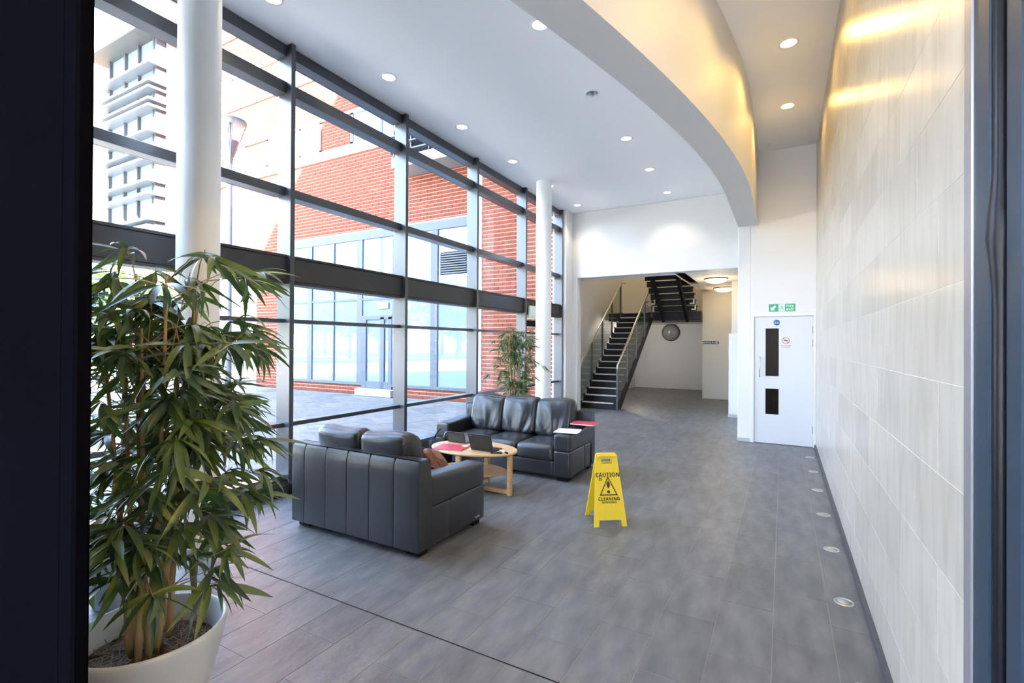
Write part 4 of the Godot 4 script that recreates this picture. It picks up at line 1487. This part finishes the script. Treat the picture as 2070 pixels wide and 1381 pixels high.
func bags() -> void:
	# slouched brown leather bag on the near sofa
	var t := thing("brown_bag", "slouched brown leather handbag on the near sofa beside its arm", "bag", Vector3(-2.735, 0.437, -3.37), 0.3)
	var st := begin(true)
	soft(st, Vector3(0.02, 0.085, -0.03), Vector3(0.17, 0.085, 0.09), 0.06, 16, func(p: Vector3, q: Vector3) -> Vector3:
		var up := (q.y + 1.0) * 0.5
		p.y += 0.05 * up * cos(q.x * 1.8 + 0.2) - 0.04 * up * maxf(q.x, 0.0)
		p.z += 0.012 * sin(q.x * 6.0 + q.y * 2.0) * (0.3 + up)
		return p)
	fin(st, "body", M.brown_leather, t)
	# front and side flaps of thin leather, open between them
	var flaps := [[Vector3(-0.04, 0.02, 0.075), Vector3(0.2, 0.0, 0.07), Vector3(0.02, 0.235, 0.0), Vector3(0.2, 0.12, 0.02)], [Vector3(-0.17, 0.08, 0.06), Vector3(-0.13, 0.06, 0.085), Vector3(-0.18, 0.215, 0.02), Vector3(0.0, 0.24, 0.0)]]
	for c in flaps:
		var fl := begin(true)
		var g := []
		for i in 11:
			var row := []
			for j in 11:
				var u := i / 10.0
				var v := j / 10.0
				var p: Vector3 = (c[0] as Vector3).lerp(c[1], u).lerp((c[2] as Vector3).lerp(c[3], u), v)
				p.z += 0.045 * sin(PI * u) * (1.0 - 0.7 * v) + 0.012 * sin(u * 11.0 + v * 4.0) * (1.0 - v * 0.5)
				p.y += 0.01 * sin(u * 9.0) * v
				row.append(p)
			g.append(row)
		for i in 10:
			for j in 10:
				quad(fl, g[i][j], g[i + 1][j], g[i + 1][j + 1], g[i][j + 1], Vector3(0, 0.2, 1))
				var th := Vector3(0, -0.002, -0.006)
				quad(fl, g[i][j] + th, g[i + 1][j] + th, g[i + 1][j + 1] + th, g[i][j + 1] + th, Vector3(0, -0.2, -1))
		fin(fl, "flap", M.brown_leather, t)
	var dk := begin()
	prism(dk, PackedVector2Array([Vector2(0.0, 0.215), Vector2(-0.115, 0.115), Vector2(-0.09, 0.03), Vector2(-0.03, 0.03)]), func(p, d): return Vector3(p.x, p.y, 0.04 + 0.09 * d))
	fin(dk, "lining", M.black, t)
	var hd := begin(true)
	var pts := []
	for k in 15:
		var a := PI * k / 14.0
		pts.append(Vector3(0.07 + 0.06 * cos(a), 0.085 + 0.035 * sin(a), 0.12 + 0.02 * sin(a)))
	tube(hd, pts, 0.009, 8)
	fin(hd, "handle", M.brown_leather, t)
	var rim := begin(true)
	tube(rim, [Vector3(-0.19, 0.2, 0.02), Vector3(-0.15, 0.235, 0.03), Vector3(-0.1, 0.235, 0.03)], 0.014, 8)
	fin(rim, "rolled_edge", M.brown_leather, t)
	# dark rucksack between the far sofa's left arm and the table
	var r := thing("rucksack", "dark rucksack with looped straps beside the far sofa's left arm", "bag", Vector3(-3.78, 0.0, -4.95), 0.2)
	var body := begin(true)
	soft(body, Vector3(0, 0.2, 0), Vector3(0.14, 0.2, 0.1), 0.07, 12, func(p: Vector3, q: Vector3) -> Vector3:
		p.z += 0.01 * sin(q.x * 5.0 + q.y * 4.0)
		p.y += 0.012 * sin(q.x * 4.0) * maxf(q.y, 0.0)
		return p)
	fin(body, "body", M.black, r)
	var pk := begin(true)
	soft(pk, Vector3(0, 0.15, 0.1), Vector3(0.1, 0.11, 0.035), 0.03, 8)
	fin(pk, "pocket", M.laptop, r)
	var strap := begin(true)
	tube(strap, [Vector3(-0.08, 0.38, 0.02), Vector3(-0.05, 0.44, 0.03), Vector3(0.0, 0.50, 0.04), Vector3(0.02, 0.51, 0.04)], 0.008, 8)
	fin(strap, "strap", M.black, r)
	var loop := begin(true)
	var lp := []
	for k in 15:
		var a := PI * k / 14.0
		lp.append(Vector3(0.1 + 0.04 * cos(a), 0.39 + 0.09 * sin(a), 0.03))
	tube(loop, lp, 0.006, 8)
	fin(loop, "carry_loop", M.alu, r)

func caution_sign() -> void:
	# A-frame: front board faces the camera
	var a := Vector3(-1.427, 0, -4.05)
	var b := Vector3(-1.186, 0, -4.22)
	var mid := (a + b) / 2
	var turn := atan2(-(b - a).z, (b - a).x)
	var t := thing("caution_sign", "yellow folding wet floor caution sign standing on the slate floor", "sign", mid, turn)
	var H := 0.625
	for s in [1, 0]:
		var bd := begin()
		var W := 0.148
		var T := 0.095
		var outl := PackedVector2Array([Vector2(-W, 0), Vector2(-W + 0.045, 0), Vector2(-W + 0.05, 0.055), Vector2(W - 0.05, 0.055), Vector2(W - 0.045, 0), Vector2(W, 0), Vector2(T + 0.004, H - 0.02), Vector2(T - 0.012, H), Vector2(-T + 0.012, H), Vector2(-T - 0.004, H - 0.02)])
		# board with a handle hole: built as strips left, right, above and below the hole
		var hx := 0.05
		var hy0 := 0.535
		var hy1 := 0.575
		var e := func(y: float) -> float: return lerpf(W, T, y / H)
		var lowp := PackedVector2Array([outl[0], outl[1], outl[2], outl[3], outl[4], outl[5], Vector2(e.call(hy0), hy0), Vector2(-e.call(hy0), hy0)])
		var top := PackedVector2Array([Vector2(-e.call(hy1), hy1), Vector2(e.call(hy1), hy1), outl[6], outl[7], outl[8], outl[9]])
		var lft := PackedVector2Array([Vector2(-e.call(hy0), hy0), Vector2(-hx, hy0), Vector2(-hx, hy1), Vector2(-e.call(hy1), hy1)])
		var rgt := PackedVector2Array([Vector2(hx, hy0), Vector2(e.call(hy0), hy0), Vector2(e.call(hy1), hy1), Vector2(hx, hy1)])
		for poly in [lowp, top, lft, rgt]:
			prism(bd, poly, func(p, d): return Vector3(p.x, p.y, 0.012 * d - 0.012))
		var o := fin(bd, "board", M.yellow, t)
		o.rotation.x = -0.24 if s else 0.24
		o.position = Vector3(0, 0.0, 0.0 if s else -0.295)
		if s:
			# raised border round the print, grooves as narrow ridges
			add_box("ridge", Vector3(-0.104, 0.505, 0.0), Vector3(0.104, 0.509, 0.0025), M.yellow, o, 0.0)
			add_box("ridge", Vector3(-0.13, 0.125, 0.0), Vector3(0.13, 0.129, 0.0025), M.yellow, o, 0.0)
			writing("CAUTION", 0.036, M.black_print, o, Vector3(0.0, 0.437, 0.002), 0.0, "Droid Sans", 800)
			writing("IS", 0.026, M.black_print, o, Vector3(-0.066, 0.402, 0.002), 0.0, "Droid Sans", 700)
			writing("CLEANING", 0.028, M.black_print, o, Vector3(0.0, 0.232, 0.002), 0.0, "Droid Sans", 800)
			writing("IN PROGRESS", 0.015, M.black_print, o, Vector3(0.0, 0.203, 0.002), 0.0, "Droid Sans", 700)
			var tr := begin()
			var cs := [Vector2(0, 0.425), Vector2(0.082, 0.262), Vector2(-0.082, 0.262)]
			var cc := Vector2(0, 0.315)
			for k in 3:
				var p: Vector2 = cs[k]
				var q: Vector2 = cs[(k + 1) % 3]
				var pi := cc + (p - cc) * 0.84
				var qi := cc + (q - cc) * 0.84
				prism(tr, PackedVector2Array([p, q, qi, pi]), func(v, d): return Vector3(v.x, v.y, 0.003 * d))
			var drop := PackedVector2Array()
			for k in 20:
				var an := TAU * k / 20
				var rr := 0.0145 * (1.0 - 0.35 * maxf(0.0, -sin(an)))
				drop.append(Vector2(rr * cos(an), 0.352 + 0.03 * sin(an)))
			prism(tr, drop, func(v, d): return Vector3(v.x, v.y, 0.003 * d))
			var dot := PackedVector2Array()
			for k in 16:
				dot.append(Vector2(0.0135 * cos(TAU * k / 16), 0.293 + 0.0135 * sin(TAU * k / 16)))
			prism(tr, dot, func(v, d): return Vector3(v.x, v.y, 0.003 * d))
			fin(tr, "warning_triangle", M.black_print, o)
	add_box("hinge", Vector3(-0.08, H - 0.045, -0.18), Vector3(0.08, H - 0.03, -0.12), M.yellow, t, 0.002)

# ------------------------------------------------------------------ plants
# long pointed leaf from the origin along +z, drooping; width along x
func blade_mesh(L: float, W: float, droop: float, fold: float) -> ArrayMesh:
	var st := begin(true)
	var n := 7
	var prev := []
	for i in n + 1:
		var t := float(i) / n
		var w := W * pow(sin(PI * clampf(t * 0.93 + 0.05, 0.0, 1.0)), 0.85) * (1.0 - 0.35 * t)
		if i == n:
			w = 0.0004
		var y := -droop * t * t * L
		var z := L * (t - 0.25 * droop * t * t)
		var row := [Vector3(-w, y + fold * w, z), Vector3(0, y, z), Vector3(w, y + fold * w, z)]
		if i > 0:
			for k in 2:
				quad(st, prev[k], prev[k + 1], row[k + 1], row[k], Vector3.UP)
		prev = row
	return mesh_of(st)

func oval_leaf(L: float, W: float) -> ArrayMesh:
	var st := begin(true)
	var n := 6
	var prev := []
	for i in n + 1:
		var t := float(i) / n
		var w := W * sin(PI * clampf(pow(t, 0.8), 0.02, 0.99))
		var row := [Vector3(-w, 0.25 * w - 0.2 * t * t * L, L * t), Vector3(0, -0.2 * t * t * L, L * t), Vector3(w, 0.25 * w - 0.2 * t * t * L, L * t)]
		if i > 0:
			for k in 2:
				quad(st, prev[k], prev[k + 1], row[k + 1], row[k], Vector3.UP)
		prev = row
	return mesh_of(st)

func leaf_basis(dir: Vector3, roll: float) -> Basis:
	var z := dir.normalized()
	var x := Vector3.UP.cross(z)
	if x.length() < 0.05:
		x = Vector3.RIGHT
	x = x.normalized().rotated(z, roll)
	return Basis(x, z.cross(x), z)

func planter(t: Node3D, R: float, H: float, segs := 56) -> void:
	var pot := begin(true)
	lathe(pot, [Vector2(0.0, 0.0), Vector2(R * 0.62, 0.0), Vector2(R * 0.66, 0.01), Vector2(R * 0.74, H * 0.25), Vector2(R * 0.86, H * 0.55), Vector2(R * 0.97, H * 0.86), Vector2(R, H * 0.96), Vector2(R * 0.992, H * 0.99), Vector2(R * 0.975, H), Vector2(R * 0.95, H * 0.99), Vector2(R * 0.93, H * 0.95), Vector2(R * 0.84, H * 0.7), Vector2(R * 0.8, H * 0.55)], segs)
	fin(pot, "pot", M.pot, t)
	var soil := begin(true)
	lathe(soil, [Vector2(R * 0.86, H * 0.73), Vector2(R * 0.5, H * 0.76), Vector2(0.0, H * 0.77)], 32)
	var so := fin(soil, "soil", M.soil, t)
	var mulch := begin()
	for k in 420:
		var a := rng.randf() * TAU
		var r := sqrt(rng.randf()) * R * 0.78
		var p := Vector3(r * cos(a), H * 0.765 + rng.randf() * 0.012, r * sin(a))
		var d := Vector3(rng.randfn(), rng.randfn() * 0.15, rng.randfn()).normalized() * rng.randf_range(0.015, 0.05)
		var s := d.cross(Vector3.UP).normalized() * 0.0016
		quad(mulch, p - d - s, p + d - s, p + d + s, p - d + s, Vector3.UP)
	fin(mulch, "mulch", M.straw, so).set_meta("kind", "stuff")

func bamboo(t: Node3D, R: float, H: float, top: float, spread: float, blade_l: float, n_canes: int, clusters: int, per: int, parts: int, low: float, reach: Array = []) -> void:
	planter(t, R, H)
	var canes := []
	for k in n_canes:
		var a := TAU * k / n_canes + rng.randf() * 0.6
		var r := R * rng.randf_range(0.08, 0.42)
		var p0 := Vector3(r * cos(a), H * 0.74, r * sin(a))
		var hgt := top * rng.randf_range(0.78, 0.97)
		var p1 := p0 + Vector3(cos(a) * spread * 0.35 * rng.randf(), hgt - p0.y, sin(a) * spread * 0.35 * rng.randf())
		var pts := []
		var rad := []
		var nn := 13
		for i in nn + 1:
			var f := float(i) / nn
			pts.append(p0.lerp(p1, f) + Vector3(sin(f * 4 + k) * 0.012, 0, cos(f * 3 + k) * 0.012))
			rad.append(lerpf(0.0135, 0.005, f) * (1.0 + (0.13 if i % 2 else 0.0)))
		var st := begin(true)
		tube(st, pts, rad, 8)
		fin(st, "cane", M.cane, t)
		canes.append(pts)
	var meshes := [blade_mesh(blade_l, blade_l * 0.082, 0.35, 0.35), blade_mesh(blade_l * 0.85, blade_l * 0.075, 0.6, 0.5), blade_mesh(blade_l * 1.12, blade_l * 0.08, 0.22, 0.25), blade_mesh(blade_l * 0.65, blade_l * 0.06, 0.45, 0.3)]
	var rests := [begin(true), begin(true), begin(true), begin(true)]
	var twigs := begin(true)
	var leaves := []
	for k in clusters:
		var c: Array = canes[rng.randi() % canes.size()]
		var f := lerpf(low, 1.0, pow(rng.randf(), 0.8))
		var i := mini(int(f * 13.0), 12)
		var p: Vector3 = c[i].lerp(c[i + 1], f * 13.0 - i)
		var a := rng.randf() * TAU
		var out := spread * rng.randf_range(0.15, 0.78) * (1.05 - 0.5 * absf(f - 0.55))
		var tip := p + Vector3(cos(a) * out, rng.randf_range(0.02, 0.16) - 0.1 * (1.0 - f), sin(a) * out)
		if k < reach.size():
			# long side branches seen against the glazing and the floor
			tip = reach[k]
			i = clampi(int((tip.y - 0.35) / top * 13.0), 1, 12)
			p = c[i]
			a = atan2(tip.z, tip.x)
		if tip.z > 0.22:
			tip.z = 0.22 - 0.6 * rng.randf()
		tube(twigs, [p, p.lerp(tip, 0.5) + Vector3(0, 0.03, 0), tip], [0.003, 0.0022, 0.0015], 4, false)
		for q in per:
			var fan := (float(q) / (per - 1) - 0.5) * 2.6 + rng.randfn() * 0.15
			var d := Vector3(cos(a + fan), rng.randf_range(-0.75, 0.3), sin(a + fan))
			var b := leaf_basis(d, rng.randfn() * 0.5)
			b = b.scaled_local(Vector3.ONE * rng.randf_range(0.75, 1.15))
			leaves.append([Transform3D(b, tip - (tip - p).normalized() * 0.05 * rng.randf()), rng.randi() % 4, rng.randi() % 4])
	for k in leaves.size():
		var lf: Array = leaves[k]
		if k % maxi(1, leaves.size() / maxi(parts, 1)) == 0 and k / maxi(1, leaves.size() / maxi(parts, 1)) < parts:
			var o := inst(meshes[lf[1]], "leaf", M.leaf[lf[2]], t)
			o.transform = lf[0]
		else:
			rests[lf[2]].append_from(meshes[lf[1]], 0, lf[0])
	for k in 4:
		inst(rests[k].commit(), "foliage", M.leaf[k], t).set_meta("kind", "stuff")
	fin(twigs, "twigs", M.cane, t).set_meta("kind", "stuff")

func plants() -> void:
	rng.seed = 91
	var p := thing("potted_bamboo", "large potted bamboo palm in a white planter, nearest the camera", "potted plant", Vector3(-2.28, 0, -1.04))
	bamboo(p, 0.275, 0.42, 1.99, 0.45, 0.205, 8, 185, 9, 300, 0.2, [Vector3(0.28, 0.74, -0.16), Vector3(0.24, 0.66, -0.12), Vector3(0.33, 1.2, -0.18), Vector3(0.31, 1.08, -0.15), Vector3(0.32, 1.36, -0.15), Vector3(0.36, 1.66, -0.2), Vector3(0.02, 1.9, 0.0), Vector3(-0.1, 1.86, 0.1), Vector3(0.12, 1.88, -0.08), Vector3(0.26, 0.9, -0.1)])
	var q := thing("potted_bamboo", "potted bamboo palm standing behind the far sofa by the column", "potted plant", Vector3(-4.02, 0, -7.32))
	bamboo(q, 0.24, 0.42, 2.03, 0.46, 0.16, 9, 190, 8, 160, 0.2)
	# a small-leaved fig between the near bamboo and the glazing
	var f := thing("potted_fig", "small-leaved potted fig behind the large near bamboo", "potted plant", Vector3(-3.55, 0, -1.45))
	planter(f, 0.2, 0.34, 40)
	var trunk := begin(true)
	tube(trunk, [Vector3(0, 0.25, 0), Vector3(0.02, 0.6, 0.01), Vector3(0, 1.0, -0.02), Vector3(0.02, 1.5, 0.0), Vector3(0, 1.95, 0)], [0.018, 0.016, 0.013, 0.009, 0.004], 8)
	fin(trunk, "trunk", M.bark, f)
	var lm := oval_leaf(0.07, 0.018)
	var rest := begin(true)
	var tw := begin(true)
	var n := 0
	for k in 62:
		var y := rng.randf_range(0.55, 1.9)
		var a := rng.randf() * TAU
		var reach := 0.42 * rng.randf_range(0.45, 1.0) * (1.1 - 0.35 * absf(y - 1.3))
		var p0 := Vector3(0, y, 0)
		var p1 := Vector3(cos(a) * reach, y + rng.randf_range(-0.05, 0.14), sin(a) * reach)
		tube(tw, [p0, p0.lerp(p1, 0.6) + Vector3(0, 0.04, 0), p1], [0.004, 0.003, 0.0015], 4, false)
		for j in 11:
			var g := 0.25 + 0.75 * j / 10.0
			var pos := p0.lerp(p1, g) + Vector3(0, 0.04 * sin(PI * g), 0)
			var d := Vector3(cos(a + (1.0 if j % 2 else -1.0) * 1.0), rng.randf_range(-0.5, 0.3), sin(a + (1.0 if j % 2 else -1.0) * 1.0))
			var tr := Transform3D(leaf_basis(d, rng.randfn() * 0.4).scaled_local(Vector3.ONE * rng.randf_range(0.8, 1.25)), pos)
			if j % 4 == 0 and n < 180:
				inst(lm, "leaf", M.ficus, f).transform = tr
				n += 1
			else:
				rest.append_from(lm, 0, tr)
	inst(rest.commit(), "foliage", M.ficus, f).set_meta("kind", "stuff")
	fin(tw, "twigs", M.bark, f).set_meta("kind", "stuff")

# ------------------------------------------------------------------ things outside
func tree_at(label: String, at: Vector3, h: float, r: float) -> void:
	var t := thing("tree", label, "tree", at, 0.0, "trees beyond the courtyard")
	var tr := begin(true)
	tube(tr, [Vector3(0, -0.05, 0), Vector3(0.05, h * 0.3, 0), Vector3(-0.05, h * 0.6, 0.05)], [0.22, 0.16, 0.08], 8)
	fin(tr, "trunk", M.bark, t)
	var cr := begin()
	for k in 1500:
		var d := Vector3(rng.randfn(), rng.randfn(), rng.randfn()).normalized()
		var rad := pow(rng.randf(), 0.4)
		var lump := 1.0 + 0.25 * sin(d.x * 5.0 + d.z * 4.0 + h) * sin(d.y * 6.0)
		var p := Vector3(0, h * 0.62, 0) + Vector3(d.x * r, d.y * h * 0.36, d.z * r) * rad * lump
		var a := Vector3(rng.randfn(), rng.randfn(), rng.randfn()).normalized() * 0.28
		var b := a.cross(Vector3(rng.randfn(), rng.randfn(), rng.randfn())).normalized() * 0.17
		quad(cr, p - a, p - b, p + a, p + b, d)
	fin(cr, "crown", M.tree, t).set_meta("kind", "stuff")

func outdoors() -> void:
	rng.seed = 5
	# courtyard lamp post with an inverted cone head
	var lp := thing("lamp_post", "tall grey lamp post with inverted cone head in the courtyard", "lamp post", Vector3(-13.47, 0, -8.0))
	var pole := begin(true)
	tube(pole, [Vector3(0, -0.01, 0), Vector3(0, 3.0, 0), Vector3(0, 6.75, 0)], [0.085, 0.075, 0.065], 14)
	fin(pole, "pole", M.grey_out, lp)
	var cone := begin(true)
	lathe(cone, [Vector2(0.06, 6.5), Vector2(0.09, 6.75), Vector2(0.22, 7.15), Vector2(0.24, 7.17), Vector2(0.0, 7.2)], 24)
	fin(cone, "funnel", M.alu, lp)
	var rods := begin(true)
	for k in 4:
		var a := TAU * k / 4 + 0.4
		tube(rods, [Vector3(0.09 * cos(a), 6.75, 0.09 * sin(a)), Vector3(0.4 * cos(a), 7.72, 0.4 * sin(a))], 0.014, 6)
	tube(rods, [Vector3(0, 7.15, 0), Vector3(0, 7.75, 0)], 0.03, 8)
	fin(rods, "stay_rods", M.grey_out, lp)
	var top := begin(true)
	lathe(top, [Vector2(0.0, 7.7), Vector2(0.40, 7.7), Vector2(0.43, 7.73), Vector2(0.40, 7.77), Vector2(0.0, 7.83)], 32)
	fin(top, "top_disc", M.grey_out, lp)
	var where := [[-30.0, 9.0, 7.0, 3.2], [-38.0, 13.0, 8.5, 4.0], [-45.0, 7.0, 7.5, 3.6], [-52.0, 15.0, 9.0, 4.2], [-27.0, 16.0, 7.5, 3.5], [-60.0, 5.0, 9.0, 4.5], [-44.0, -14.0, 8.0, 4.0], [-52.0, -22.0, 9.0, 4.5], [-62.0, -10.0, 9.0, 4.5]]
	var words := ["small round", "broad", "second broad", "tall", "bushy", "tall spreading", "round", "large", "farthest"]
	var order := ["first", "second", "third", "fourth", "fifth", "sixth", "seventh"]
	for k in 7:
		tree_at("%s tree from the courtyard in the front row of the distant tree belt" % order[k], Vector3(-16.0 - 10.6 * k, 0, 27.0), 9.5 + sin(k * 1.3), 4.2)
		tree_at("%s tree from the courtyard in the rear row of the distant tree belt" % order[k], Vector3(-21.3 - 10.6 * k, 0, 38.5), 11.5 + sin(k * 1.9), 4.2)
	for k in where.size():
		tree_at("%s green tree %s" % [words[k], "mirrored in the ground floor glazing" if k < 6 else "far beyond the courtyard at the left edge"], Vector3(where[k][0], 0, where[k][1]), where[k][2], where[k][3])
